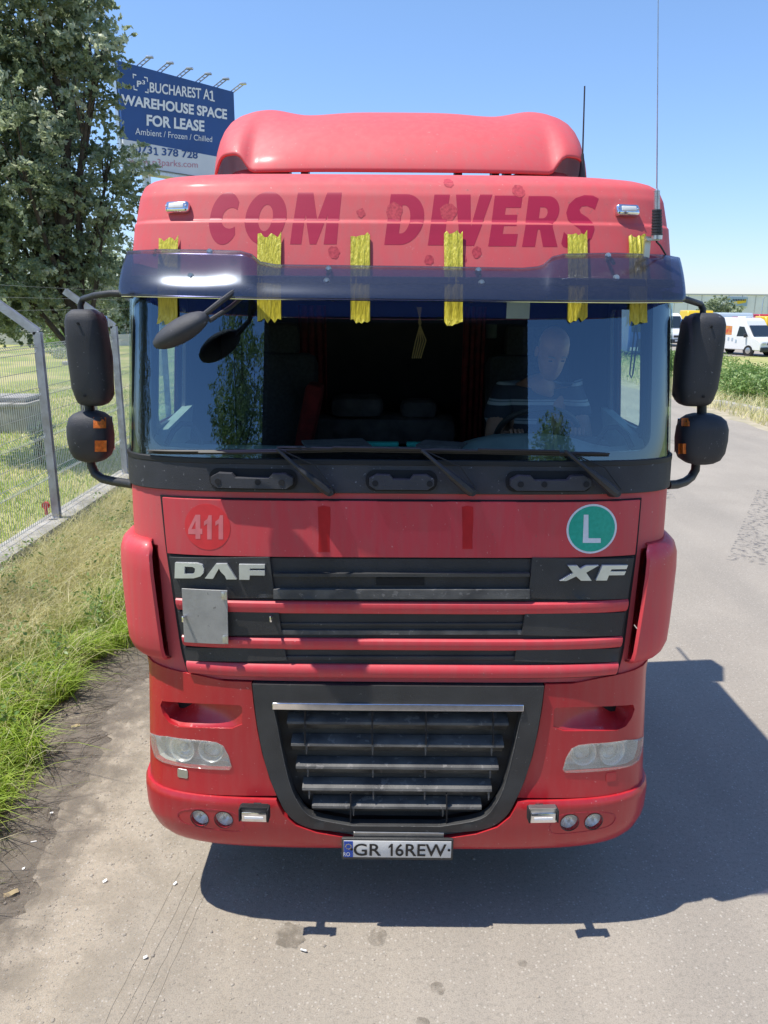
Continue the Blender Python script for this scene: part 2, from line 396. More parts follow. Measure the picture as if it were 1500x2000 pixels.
def S(s, z, off=0.0):
    x, y = S0(s, z)
    if off:
        x1, y1 = S0(s-.004, z); x2, y2 = S0(s+.004, z)
        tx, ty = x2-x1, y2-y1; l = math.hypot(tx, ty) or 1
        nx, ny = ty/l, -tx/l
        x += nx*off; y += ny*off
    return Vector((x, y, z))
def inv(px, py, off=0.0):
    p = aty(px, py, .2); s, z = p.x, p.z
    for _ in range(14):
        s = max(-LF-.3, min(LF+.3, s)); z = max(.45, min(3.57, z))
        a = proj(S(s, z, off)); b = proj(S(s+.003, z, off)); c = proj(S(s, z+.003, off))
        j11, j21 = (b[0]-a[0])/.003, (b[1]-a[1])/.003; j12, j22 = (c[0]-a[0])/.003, (c[1]-a[1])/.003
        det = j11*j22-j12*j21
        if abs(det) < 1e-3: break
        ex, ey = px-a[0], py-a[1]
        ds = (j22*ex-j12*ey)/det; dz = (j11*ey-j21*ex)/det
        k = min(1, .12/max(abs(ds), abs(dz), 1e-9)); s += ds*k; z += dz*k
        if abs(ex)+abs(ey) < .05: break
    return s, z
def invl(pts, off=0.0): return [inv(x, y, off) for x, y in pts]
def mir(l): return [(-a, b) for a, b in l][::-1]
def drape(name, loops, off, thick, mt, parent, label=None, step=.05, bevel=None, smooth=35, extra=None):
    b = MB()
    ls = loops if isinstance(loops[0][0], (list, tuple)) else [loops]
    b.prism(ls, lambda u, v, k: S(u, v, off - (thick if k else 0)), None, step)
    if extra: extra(b)
    return b.build(name, mt, parent, label, smooth, bevel)
def frame_at(s, z, off=0.0):
    """matrix with X along the surface, Y inward, Z up the surface"""
    o = S(s, z, off); tx = (S(s+.01, z, off)-S(s-.01, z, off)).normalized(); tz = (S(s, z+.01, off)-S(s, z-.01, off)).normalized()
    ny = tz.cross(tx).normalized(); tz = tx.cross(ny)
    mm = Matrix.Identity(4)
    for i, v in enumerate((tx, ny, tz)):
        for k in range(3): mm[k][i] = v[k]
    mm.translation = o; return mm

truck = thing('truck', 'red tractor truck with smoked sun visor and yellow tape strips, parked facing the camera', 'truck')
T = truck
# ---- cab shell
WS0, WS1 = 2.355, 3.09
zs = [1.36, 1.44, 1.6, 1.8, 1.96, 2.1, 2.21, WS0, 2.41, 2.5, 2.6, 2.7, 2.8, 2.9, 3.0, WS1] + [3.105+.015*k for k in range(14)] + [3.315, 3.325, 3.33, 3.335, 3.34, 3.345, 3.35, 3.355, 3.36, 3.365, 3.37, 3.38, 3.39, 3.40, 3.41, 3.42, 3.43, 3.44, 3.45, 3.46, 3.47, 3.48, 3.49, 3.5, 3.512, 3.524, 3.535, 3.545, 3.553, 3.56, 3.566, 3.571]
fs_ = [LF*math.sin(math.pi/2*k/60) for k in range(61)]
WSS = fs_[48]
CH0 = min(x for x in fs_ if x > 1.07)
def shell(off, zlist, name, mt, lab=None, holes=True, low=None):
    b = MB(); side = [.06, .16, .3, .45, .6, .9, 1.2]
    cols = [-(LF+d) for d in side[::-1]] + [-s for s in fs_[::-1]] + fs_[1:] + [LF+d for d in side]
    rings = []
    for z in zlist:
        ring = [S(c, z, off) for c in cols]
        w_ = ring[-1].x; yb = 2.35+off
        ring += [Vector((w_, yb, z)), Vector((w_*.3, yb, z)), Vector((-w_*.3, yb, z)), Vector((-w_, yb, z))]
        rings.append([b.bm.verts.new(p) for p in ring])
    n = len(rings[0])
    for i in range(len(zlist)-1):
        zm = (zlist[i]+zlist[i+1])/2
        for k in range(n):
            if k < len(cols)-1:
                cm = (cols[k]+cols[k+1])/2
                if holes and WS0 < zm < WS1 and abs(cm) < WSS: continue
                if holes and 1.44 < zm < 1.96 and CH0 < abs(cm) < LF+.06: continue
                if holes and 2.41 < zm < 3.0 and LF+.06 < abs(cm) < LF+.6: continue
            b.bm.faces.new((rings[i][k], rings[i][(k+1) % n], rings[i+1][(k+1) % n], rings[i+1][k]))
    b.bm.faces.new(rings[-1]); 
    b.bm.normal_update()
    return b.build(name, mt, T, lab, 50)
shell(0, zs, 'cab_shell', M['red_up'])
zi = [z for z in zs if 2.0 < z <= 3.47]
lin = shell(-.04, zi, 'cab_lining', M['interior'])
for sg in (-1, 1):
    b = MB(); rows = []
    for z, k in ((1.44, 0), (1.445, .5), (1.46, .9), (1.5, 1), (1.6, 1), (1.7, 1), (1.8, 1), (1.9, 1), (1.935, .9), (1.955, .5), (1.96, 0)):
        rows.append([b.bm.verts.new(S(sg*(CH0+(LF+.06-CH0)*t), z, -.15*k*math.sin(math.pi/2*min(1, t/.55)) if t < .95 else -.15*k*(1-t)/.05)) for t in [j/20 for j in range(21)]])
    for r1, r2 in zip(rows, rows[1:]):
        for k in range(20): b.bm.faces.new((r1[k], r1[k+1], r2[k+1], r2[k]))
    b.build('corner_duct', M['red_mid'], T, None, 60)
# ---- windscreen + frit + seal
gl = MB(); gl.prism([[(-WSS-.015, WS0-.01), (WSS+.015, WS0-.01), (WSS+.015, WS1+.01), (-WSS-.015, WS1+.01)]], lambda u, v, k: S(u, v, .004), None, (.04, .06))
bmesh.ops.remove_doubles(gl.bm, verts=gl.bm.verts[:], dist=1e-5)
# keep one sheet only
me = bpy.data.meshes.new('mesh'); b1 = flat([[(-WSS-.015, WS0-.012), (WSS+.015, WS0-.012), (WSS+.015, WS1+.012), (-WSS-.015, WS1+.012)]], (.035, .05))
for v in b1.verts: v.co = S(v.co.x, v.co.y, .004)
bmesh.ops.recalc_face_normals(b1, faces=b1.faces[:]); b1.to_mesh(me); b1.free(); gl.bm.free()
wsob = link('windscreen', me, M['glass'], T, None, 180)
tl = inv(302, 620); bl = inv(300, 880); tr_ = inv(1268, 620); br = inv(1262, 880)
inner = rrect(bl[0]-.015, 2.395, -bl[0]+.02, WS1-.02, .07)
drape('windscreen_border', [[(-WSS-.004, WS0-.004), (WSS+.004, WS0-.004), (WSS+.004, WS1+.004), (-WSS-.004, WS1+.004)], inner], -.004, .006, M['gloss_black'], T)
o_ = rrect(-WSS-.035, WS0-.02, WSS+.035, WS1+.03, .09); i_ = rrect(-WSS-.012, WS0+.004, WSS+.012, WS1-.0, .08)
drape('windscreen_seal', [o_, i_], .014, .016, M['rubber'], T, bevel=.004)
# black cowl below the screen
drape('cowl_panel', [(-LF-.02, 2.213), (LF+.02, 2.213), (LF+.02, WS0-.012), (-LF-.02, WS0-.012)], .012, .012, M['plastic_gray'], T, bevel=.005)
for sg in (-1, 1):
    drape('pillar_cover', [(sg*(WSS+.03), WS0), (sg*(LF+.03), WS0), (sg*(LF+.03), WS1-.05), (sg*(WSS+.03), WS1-.05)], .006, .006, M['gloss_black'], T)
    b = MB(); b.prism([[(LF+.055, 2.405), (LF+.605, 2.405), (LF+.605, 3.005), (LF+.055, 3.005)]], lambda u, v, k: S(sg*u, v, -.012-.004*k), None, .2)
    b.build('side_window', M['side_glass'], T)
    b = MB(); b.prism([rrect(LF+.03, 2.38, LF+.63, 3.03, .05), rrect(LF+.07, 2.42, LF+.59, 2.99, .06)], lambda u, v, k: S(sg*u, v, -.045-.02*k), None, .3)
    b.build('window_trim', M['plastic'], T)
# ---- crease highlight is part of the shell profile. lettering on upper panel
def gmap(px0, py0, px1, py1, off=0):
    c = [inv(px0, py0), inv(px1, py0), inv(px1, py1), inv(px0, py1)]
    def f(u, v):   # u right 0..1, v up 0..1
        a = [(1-u)*v*c[0][i] + u*v*c[1][i] + u*(1-v)*c[2][i] + (1-u)*(1-v)*c[3][i] for i in (0, 1)]
        return a[0], a[1]
    return f
def stroke(cl, wd):
    l, r = [], []
    for i, p in enumerate(cl):
        a = cl[max(i-1, 0)]; b = cl[min(i+1, len(cl)-1)]; dx, dy = b[0]-a[0], b[1]-a[1]; q = math.hypot(dx, dy) or 1
        w_ = wd[i] if isinstance(wd, list) else wd
        l.append((p[0]-dy/q*w_, p[1]+dx/q*w_)); r.append((p[0]+dy/q*w_, p[1]-dx/q*w_))
    return l + r[::-1]
def ell(cx, cy, rx, ry, a0, a1, n): return [(cx+rx*math.cos(R(a0+(a1-a0)*k/n)), cy+ry*math.sin(R(a0+(a1-a0)*k/n))) for k in range(n+1)]
GL = {
 'C': [ell(.52, .5, .52, .5, 38, 322, 28) + ell(.72, .5, .30, .20, 308, 52, 18)],
 'O': [circle(.5, .5, .5, .5, 36), circle(.5, .5, .17, .25, 28)],
 'D': [[(0, 0), (.42, 0)] + ell(.42, .5, .58, .5, -90, 90, 20)[1:] + [(0, 1)], [(.36, .22), (.42, .22)] + ell(.42, .5, .20, .28, -90, 90, 12)[1:] + [(.36, .78)]],
 'I': [[(0, 0), (1, 0), (1, 1), (0, 1)]],
 'V': [[(0, 1), (.40, 1), (.52, .36), (.66, 1), (1, 1), (.68, 0), (.28, 0)]],
 'E': [[(0, 0), (1, 0), (1, .24), (.45, .24), (.45, .40), (.9, .40), (.9, .62), (.45, .62), (.45, .76), (1, .76), (1, 1), (0, 1)]],
 'M': [[(0, 0), (.24, 0), (.26, .58), (.42, 0), (.56, 0), (.74, .58), (.72, 0), (1, 0), (.97, 1), (.66, 1), (.52, .46), (.36, 1), (.03, 1)]],
 'R': [[(0, 0), (.38, 0), (.38, .34), (.44, .34), (.62, 0), (1.05, 0), (.80, .40)] + ell(.58, .70, .38, .30, -55, 90, 12) + [(0, 1)], [(.38, .56), (.50, .56)] + ell(.50, .67, .12, .11, -90, 90, 8)[1:] + [(.38, .78)]],
 'S': [[(.02, .08), (.10, .02), (.3, -.01), (.5, 0), (.75, .06), (.93, .18), (.97, .34), (.9, .48), (.72, .58), (.5, .66), (.44, .73), (.50, .79), (.66, .80), (.84, .76), (.92, .73), (1.0, .94), (.82, 1.0), (.55, 1.01), (.28, .95), (.1, .83), (.05, .67), (.12, .54), (.32, .43), (.52, .35), (.58, .28), (.52, .21), (.36, .20), (.18, .23), (.04, .30)]],
}
def decal(name, loops, off, mt, par, label=None, step=(.03, .012)):
    b1 = flat(loops, step)
    for v in b1.verts: v.co = S(v.co.x, v.co.y, off)
    bmesh.ops.recalc_face_normals(b1, faces=b1.faces[:])
    b1.normal_update()
    if b1.faces and sum((f.normal.y for f in b1.faces)) > 0: bmesh.ops.reverse_faces(b1, faces=b1.faces[:])
    me = bpy.data.meshes.new('mesh'); b1.to_mesh(me); b1.free()
    o = link(name, me, mt, par, label, 180)
    # take the shading of the panel underneath
    nn = []
    for v in me.vertices:
        z = v.co.z; s = min(max(v.co.x, -1.2), 1.2)
        tx = S(s+.01, z)-S(s-.01, z); tz = S(s, min(z+.004, 3.57))-S(s, z-.004); n_ = tz.cross(tx).normalized()
        if n_.y > 0: n_ = -n_
        nn.append(n_)
    me.normals_split_custom_set_from_vertices(nn)
    return o
letters = [('C', 411, 468, 375, 478), ('O', 480, 560, 374, 478), ('M', 573, 664, 376, 477), ('D', 757, 828, 379, 478), ('I', 842, 872, 380, 479), ('V', 884, 955, 380, 480), ('E', 960, 1014, 382, 481), ('R', 1026, 1092, 383, 482), ('S', 1100, 1163, 382, 484)]
for g, x0, x1, y0, y1 in letters:
    b = MB()
    f = gmap(x0, y0, x1, y1)
    wpx = x1-x0; lean = 13.0/wpx
    loops = []
    for lp in GL[g]:
        loops.append([f(u + lean*(v-.5), v) for u, v in lp])
    decal('painted_letter', loops, .0007, M['red_dark'], T, 'dark red painted capital ' + g)
for x, y, r in ((876, 357, 9), (1013, 373, 11), (769, 414, 15), (877, 414, 15), (705, 416, 8), (652, 493, 10), (838, 508, 8), (931, 493, 9), (905, 505, 6), (455, 510, 6)):
    c = inv(x, y); q = [(c[0]+r/400*math.cos(a)*(1+.16*random.uniform(-1, 1)), c[1]+r/400*math.sin(a)*(1+.16*random.uniform(-1, 1))) for a in [2*math.pi*k/16 for k in range(16)]]
    decal('paint_mark', [q], .0011, M['red_mark'], T)

# ---- sun visor
def visor_pt(s, t):
    """t 0 (bottom, front) .. 1 (top)"""
    return s, t
vb = [(233, 578), (330, 580), (500, 584), (700, 586), (900, 588), (1100, 590), (1230, 591), (1338, 590)]
vt = [(250, 491), (320, 488), (400, 489), (470, 491), (492, 498), (508, 512), (540, 518), (700, 520), (860, 522), (1040, 525), (1062, 518), (1078, 503), (1100, 497), (1200, 495), (1300, 499), (1328, 503)]
def vis_y(x):  # front distance of the visor plan
    a = min(abs(x+.0)/1.27, 1.0); return .35*a**2.2+.65*a**12
def vis_point(px, t):
    px0 = px; el = max(0, 1-(px-233)/70); er = max(0, 1-(1338-px)/60); rb_ = max(0, 1-t/.12)**2
    yb_ = np.interp(px, [p[0] for p in vb], [p[1] for p in vb]); yt_ = np.interp(px, [p[0] for p in vt], [p[1] for p in vt])
    py = yb_*(1-t)+yt_*t; px = px + (17*t**2+5*rb_)*el**2 - (12*t**2+5*rb_)*er**2
    y = .05
    for _ in range(12):
        p = aty(px, py, y); hi = max(0, min(1, (abs(p.x+.03)-.62)/.14)); y0 = .045 + (.155+.05*hi)*t**1.7 + .02*t + (.33-.02*t)*vis_y(p.x); y = .5*y+.5*y0
    return aty(px, py, y)
pxs = sorted(set([233, 238, 243, 250, 258, 268, 280, 295, 310, 320, 335, 360, 400, 440, 470, 480, 492, 500, 508, 520, 540] + list(range(580, 1041, 40)) + [1050, 1062, 1070, 1078, 1090, 1100, 1130, 1160, 1200, 1230, 1260, 1280, 1295, 1308, 1318, 1326, 1332, 1338]))
b = MB(); rows = []
for t in [0, .06, .15, .3, .45, .6, .75, .88, 1.0]:
    row = [vis_point(px, t) for px in pxs]
    l0 = row[0] + Vector((-.004, .10, 0)); r0 = row[-1] + Vector((.004, .10, 0))
    rows.append([b.bm.verts.new(p) for p in [l0 + Vector((0, .14, 0)), l0] + row + [r0, r0 + Vector((0, .14, 0))]])
for a, c in zip(rows, rows[1:]):
    for k in range(len(a)-1): b.bm.faces.new((a[k], a[k+1], c[k+1], c[k]))
visor = b.build('sun_visor', M['visor'], T, 'smoked blue acrylic sun visor above the windscreen', 180)
md = visor.modifiers.new('solid', 'SOLIDIFY'); md.thickness = .004
b = MB(); b.tube([vis_point(px, 0)+Vector((0, -.002, -.001)) for px in pxs], .0022, 6); b.build('visor_edge', M['chrome'], visor)
b = MB(); b.tube([vis_point(px, 1) for px in pxs], .0018, 6); b.build('visor_edge', M['offwhite'], visor)
for x, t in ((373, .45), (642, .9), (638, .55), (940, .55), (934, .92), (1203, .50), (1187, .95), (410, .97)):
    p = vis_point(x, t); b = MB(); b.cyl(p+Vector((0, .004, 0)), p+Vector((0, -.007, .001)), .0125, 14); b.cyl(p+Vector((0, -.006, .001)), p+Vector((0, -.012, .002)), .006, 6)
    b.build('screw', M['steel'], visor)
for x, t in ((300, .9), (640, .75), (938, .78), (1200, .8)):
    p = vis_point(x, t); q = Vector((p.x, S(p.x, p.z+.02).y, p.z+.02)); b = MB(); b.tube([p+Vector((0, .01, 0)), (p+q)/2+Vector((0, 0, .01)), q], .008, 8); b.build('visor_bracket', M['plastic'], visor)

# ---- yellow tape
for x0, x1, yt, yb in ((313, 350, 466, 630), (504, 550, 458, 627), (685, 723, 457, 627), (867, 903, 456, 632), (1107, 1145, 455, 626), (1225, 1259, 457, 634)):
    c0 = inv(x0, yt); c1 = inv(x1, yt); d0 = inv(x0, yb); d1 = inv(x1, yb)
    top = [(c0[0]+(c1[0]-c0[0])*k/7, c0[1]+random.uniform(-.014, .014)) for k in range(8)]
    bot = [(d1[0]+(d0[0]-d1[0])*k/7, d0[1]+random.uniform(-.010, .016)) for k in range(8)]
    ph = random.uniform(0, 9); f1, f2, a1, a2 = random.uniform(150, 380), random.uniform(450, 800), random.uniform(.0004, .0022), random.uniform(.0003, .0014); lift = random.uniform(0, .012)
    zt0, zb0 = c0[1], d0[1]
    fr = rng.uniform(0, .004, 60)
    b = MB(); b.prism([top+bot], lambda u, v, k: S(u, v, .012-.0012*k + a1*math.sin(u*f1+ph) + a2*math.sin(u*f2+ph*3+v*14)+.0016*math.sin(v*27+ph+u*40) + lift*max(0, 1-(v-zb0)/.05)**2), None, (.006, .05))
    b.build('tape_strip', M['tape'], T, None, 60)

# ---- top marker lamps
for x, y in ((350, 406), (1222, 412)):
    c = inv(x, y); mm = frame_at(c[0], c[1], .012)
    b = MB(); b.box((0, 0, 0), (.108, .036, .050), mm, bev=.014, seg=3); lamp = b.build('marker_lamp', M['chrome'], T, 'chrome marker lamp on the upper panel')
    b = MB(); b.box((0, -.017, 0), (.070, .008, .024), mm, bev=.004); b.build('lens', M['offwhite'], lamp)
    for q in (-1, 1):
        b = MB(); b.cyl(mm @ Vector((q*.045, -.015, 0)), mm @ Vector((q*.045, -.021, 0)), .004, 8); b.build('screw', M['steel'], lamp)

# ---- hood
A = lambda pts, off=0: invl(pts, off)
drape('hood_backing', A([(314, 966), (1252, 972), (1205, 1316), (366, 1311)]), .005, .004, M['black'], T)
hood = drape('hood', A([(321, 970), (1246, 975), (1236, 1081), (331, 1078)]), .018, .012, M['red_mid'], T, bevel=.006)
for x0, x1, y0, y1 in ((621, 645, 990, 1078), (902, 924, 990, 1072)):
    c = A([(x0, y0), (x1, y0), (x1-1, y1), (x0+1, y1)], .018); drape('unfaded_strip', [c[0], ((c[0][0]*.5+c[1][0]*.5), c[0][1]+.006), c[1], ((c[1][0]*.7+c[2][0]*.3)+.002, (c[1][1]*.7+c[2][1]*.3)), ((c[1][0]*.3+c[2][0]*.7)-.002, (c[1][1]*.3+c[2][1]*.7)), c[2], c[3], ((c[3][0]*.6+c[0][0]*.4)+.002, c[3][1]*.6+c[0][1]*.4)], .0188, .0005, M['red_strip'], hood)
def disc(px, py, rpx, off, name, mt, par, squash=1.0, th=.001):
    c = inv(px, py, off); e = inv(px+rpx, py, off); f = inv(px, py-rpx, off)
    return drape(name, circle(c[0], c[1], abs(e[0]-c[0]), abs(f[1]-c[1]), 40), off+th, th, mt, par), c, abs(e[0]-c[0]), abs(f[1]-c[1])
num, c, rx, ry = disc(405, 1029, 45, .018, 'number_roundel', M['red_num'], hood)
stk, sc_, srx, sry = disc(1156, 1033, 48.5, .018, 'round_sticker', M['sticker_white'], hood)
drape('sticker_face', circle(sc_[0], sc_[1], srx*.92, sry*.92, 40), .0195, .0004, M['green'], stk)
e = A([(1140, 1005), (1149, 1005), (1149, 1051), (1173, 1051), (1173, 1060), (1138, 1060)], .018)
drape('letter', e, .0202, .0005, M['sticker_white'], stk, 'white letter L')

def text_geo(txt, bold=0.0, shear=0.0):
    cu = bpy.data.curves.new('t', 'FONT'); cu.body = txt; cu.offset = bold; cu.shear = shear; cu.resolution_u = 4
    ob = bpy.data.objects.new('t', cu); COL.objects.link(ob)
    dg = bpy.context.evaluated_depsgraph_get(); dg.update(); me = ob.evaluated_get(dg).to_mesh()
    V = np.array([v.co[:2] for v in me.vertices]); F = [list(p.vertices) for p in me.polygons]
    ob.evaluated_get(dg).to_mesh_clear(); bpy.data.objects.remove(ob); bpy.data.curves.remove(cu)
    lo, hi = V.min(0), V.max(0); return (V-lo)/(hi-lo), F, (hi-lo)[0]/(hi-lo)[1]
def text_obj(name, txt, fmap, mt, parent, bold=0.0, shear=0.0, label=None, thick=None):
    V, F, asp = text_geo(txt, bold, shear)
    me = bpy.data.meshes.new('mesh')
    if thick is None:
        me.from_pydata([tuple(fmap(u, v)) for u, v in V], [], F)
    else:
        n = len(V); cnt = {}
        for f in F:
            for a, b_ in zip(f, f[1:]+f[:1]): cnt[(min(a, b_), max(a, b_))] = cnt.get((min(a, b_), max(a, b_)), 0)+1
        P = [Vector(fmap(u, v)) for u, v in V]; me.from_pydata(P+[p+thick for p in P], [], F+[[i+n for i in f[::-1]] for f in F]+[[a, b_, b_+n, a+n] for (a, b_), k in cnt.items() if k == 1])
    me.update(); return link(name, me, mt, parent, label, None)
ONE = [(.38, 0), (.78, 0), (.78, 1), (.50, 1), (.40, .84), (.10, .74), (.10, .56), (.38, .66)]
NIN = [(.52, 0), (.86, 0), (.86, .20), (1.0, .20), (1.0, .42), (.86, .42), (.86, 1), (.52, 1), (0, .40), (0, .20), (.52, .20)]
f = gmap(371, 1003, 398, 1050); decal('numeral', [[f(*p) for p in NIN], [f(*p) for p in ((.24, .41), (.52, .41), (.52, .74))]], .0196, M['num_pink'], num, 'pale worn numeral 4')
for x in (399, 421): f = gmap(x, 1004, x+22, 1051); decal('numeral', [[f(*p) for p in ONE]], .0196, M['num_pink'], num, 'pale worn numeral 1')

# ---- upper grille
def gx(py, side):  # trapezoid borders of the upper grille
    t = (py-1081)/(1308-1081); return (332+(370-332)*t) if side < 0 else (1236+(1200-1236)*t)
grille = drape('upper_grille', A([(332, 1082), (1236, 1085), (1201, 1311), (370, 1307)]), .008, .003, M['plastic'], T)
def gpoly(x0, x1, y0, y1, skew0=0, skew1=0): return A([(x0, y0), (x1, y0), (x1+skew1, y1), (x0+skew0, y1)])
for row, (y0, y1) in enumerate(((1085, 1164), (1190, 1236), (1260, 1286))):
    lx = [gx(y0, -1)+2, gx(y1, -1)+2]; rx_ = [gx(y0, 1)-2, gx(y1, 1)-2]
    xl = (528, 538) if row == 0 else ((545, 552) if row == 1 else (556, 562)); xr = (1038, 1030) if row == 0 else ((1024, 1017) if row == 1 else (1008, 1002))
    drape('grille_panel', A([(lx[0], y0), (xl[0], y0), (xl[1], y1), (lx[1], y1)]), .022, .016, M['plastic_frame'], grille, bevel=.002)
    drape('grille_panel', A([(xr[0], y0+1), (rx_[0], y0+2), (rx_[1], y1+2), (xr[1], y1+1)]), .022, .016, M['plastic_frame'], grille, bevel=.002)
for (y0, y1, o0, mt) in ((1116, 1122, .030, 'plastic_frame'), (1147, 1165, .030, 'slat'), (1214, 1220, .014, 'plastic_frame'), (1228, 1236, .018, 'slat'), (1278, 1286, .016, 'plastic_frame')):
    drape('grille_slat', gpoly(536, 1032, y0, y1), o0, .025, M[mt], grille, bevel=.003)
drape('grille_intake', gpoly(735, 828, 1127, 1141), .012, .003, M['black'], grille)
for y0, y1 in ((1165, 1188), (1237, 1258), (1287, 1311)):
    c = A([(gx(y0, -1)+2, y0-1), (gx(y0, 1)-1, y0+2), (gx(y1, 1)-1, y1+2), (gx(y1, -1)+2, y1-1)])
    zt = c[0][1]; zb = c[3][1]
    b = MB()
    n = 48; prof_ = [(0, .006), (.0, .020), (.14, .029), (.4, .032), (.75, .029), (1, .020), (1, .006)]
    rings = []
    for i in range(n+1):
        t = i/n; st = c[0][0]+(c[1][0]-c[0][0])*t; sb_ = c[3][0]+(c[2][0]-c[3][0])*t
        z0 = c[0][1]+(c[1][1]-c[0][1])*t; z1 = c[3][1]+(c[2][1]-c[3][1])*t
        rings.append([S(st+(sb_-st)*q, z0+(z1-z0)*q, o) for q, o in prof_])
    b.loft(rings); b.build('grille_bar', M['red_mid'], T, None, 35)

# ---- badges
def badge(name, polys, off=.034, th=.012, lab=None):
    b = MB()
    for lp in polys:
        b.prism([A(l) for l in lp], lambda u, v, k: S(u, v, off-th*k), None, .05)
    return b.build(name, M['letter'], T, lab, 30, .0015)
def Q(pts, ox, oy, k): return [(ox+x/k, oy+y/k) for x, y in pts]
k1 = 2.7778
badge('badge_lettering', [
 [Q([(357, 373), (470, 375), (500, 385), (508, 405), (505, 430), (490, 447), (455, 457), (355, 457)], 220, 960, k1), Q([(407, 394), (450, 396), (462, 405), (460, 425), (448, 434), (407, 434)], 220, 960, k1)],
 [Q([(513, 458), (572, 379), (630, 379), (682, 463), (628, 463), (620, 444), (598, 422), (588, 404), (556, 460)], 220, 960, k1)],
 [Q([(695, 382), (832, 384), (832, 404), (752, 404), (752, 414), (832, 415), (832, 442), (752, 441), (750, 465), (696, 464)], 220, 960, k1)]], lab='three wide silver badge letters at the left end of the grille')
k2 = 2.5
badge('badge_lettering', [
 [Q([(912, 350), (958, 350), (972, 366), (1000, 350), (1060, 349), (1000, 384), (1026, 423), (975, 423), (952, 402), (905, 424), (873, 424), (938, 386)], 740, 960, k2)],
 [Q([(1078, 349), (1198, 348), (1190, 367), (1120, 368), (1115, 378), (1188, 378), (1180, 396), (1108, 397), (1098, 422), (1046, 422)], 740, 960, k2)]], lab='two slanted silver badge letters at the right end of the grille')

# ---- folding metal plate on the grille
c = A([(355, 1149), (444, 1153), (446, 1258), (360, 1254)], .05)
mp = drape('folding_plate', c, .052, .004, M['plate_metal'], T, 'blank grey metal plate hinged shut', bevel=.001)
for x, y in ((438, 1163), (440, 1248)):
    q = inv(x, y, .055); mm = frame_at(q[0], q[1], .057); b = MB(); b.box((0, 0, 0), (.022, .006, .034), mm, bev=.001); b.cyl(mm @ Vector((.011, -.003, -.018)), mm @ Vector((.011, -.003, .018)), .004, 8); b.build('hinge', M['steel'], mp)
for x, y, par in ((362, 1203, mp), (529, 1207, grille)):
    q = inv(x, y, .05); mm = frame_at(q[0], q[1], .055 if par is mp else .03); b = MB(); b.cyl(mm @ Vector((0, .01, 0)), mm @ Vector((0, -.02, 0)), .006, 10); b.box((0, -.02, -.006), (.010, .008, .028), mm, bev=.002); b.build('latch', M['chrome'], par)
for x in (375, 430):
    q = inv(x, 1200, .03); mm = frame_at(q[0], q[1], .035); b = MB(); b.box((0, 0, 0), (.02, .03, .22), mm); b.build('plate_bracket', M['plastic'], mp)

# ---- cowl grab handles
for x0, x1, holes in ((413, 580, (432, 508, 553)), (716, 852, (733, 838)), (988, 1153, (1013, 1058, 1138))):
    q = invl([(x0, 942), (x1, 942)]); zc = 2.273; s0, s1 = q[0][0], q[1][0]
    rec = drape('handle_recess', rrect(s0-.004, zc-.046, s1+.004, zc+.044, .04), .0145, .002, M['black'], T)
    bar = rrect(s0+.010, zc-.036, s1-.010, zc+.034, .034)
    notch = [(p[0], p[1] - (.016 if (s0+.10 < p[0] < s1-.10 and p[1] > zc) else 0)) for p in bar]
    hd = drape('grab_handle', [(s0+.01+.034, zc+.03), (s0+.012, zc+.012), (s0+.012, zc-.015), (s0+.04, zc-.034), (s1-.04, zc-.034), (s1-.012, zc-.015), (s1-.012, zc+.012), (s1-.044, zc+.03), (s1-.10, zc+.028), (s1-.115, zc+.010), (s0+.115, zc+.010), (s0+.10, zc+.028)], .050, .030, M['plastic_gray'], T, bevel=.008)
    for hx in holes:
        hs = inv(hx, 944)[0]; b = MB(); mm = frame_at(hs, zc-.006, .0505); b.cyl(mm @ Vector((0, .004, 0)), mm @ Vector((0, -.002, 0)), .013, 14); b.build('bolt_hole', M['black'], hd)

# ---- wipers
for (bx0, by0), (bx1, by1), el, piv in (((289, 880), (668, 877), (541, 876), (643, 962)), ((541, 874), (930, 881), (823, 878), (922, 962)), ((832, 878), (1190, 886), (1103, 880), (1204, 964))):
    a = inv(*piv, .05); e = inv(*el, .04); mid = [(a[0]+(e[0]-a[0])*t, a[1]+(e[1]-a[1])*t) for t in (0, .12, .3, .45, .6, .8, 1)]
    b = MB(); b.tube([S(x, z, .05+.012*math.sin(math.pi*t/6)) for t, (x, z) in enumerate(mid)], [.018, .021, .019, .016, .010, .008, .007], 8)
    pm = frame_at(a[0], a[1], .03); b.cyl(pm @ Vector((0, .03, 0)), pm @ Vector((0, -.03, 0)), .024, 14, .018)
    arm = b.build('wiper', M['plastic'], T)
    s0, z0 = inv(bx0, by0, .02); s1, z1 = inv(bx1, by1, .02)
    b = MB(); K = 16; b.tube([S(s0+(s1-s0)*t/K, z0+(z1-z0)*t/K, .022) for t in range(K+1)], [.004]+[.007]*(K-1)+[.004], 6)
    b.tube([S(s0+(s1-s0)*t/K, z0+(z1-z0)*t/K-.010, .012) for t in range(K+1)], .005, 6)
    b.tube([S(s0+(s1-s0)*(.28+.44*t/6), z0+(z1-z0)*t/K+.004, .032) for t in range(7)], .006, 6)
    b.build('wiper_blade', M['rubber'], arm)
    b = MB(); b.tube([S(a[0]+.015, a[1]+.02, .06), S(a[0]*.6+e[0]*.4+.035, a[1]*.5+e[1]*.5+.02, .05), S(e[0], e[1], .035)], .003, 6); b.build('washer_hose', M['rubber'], arm)
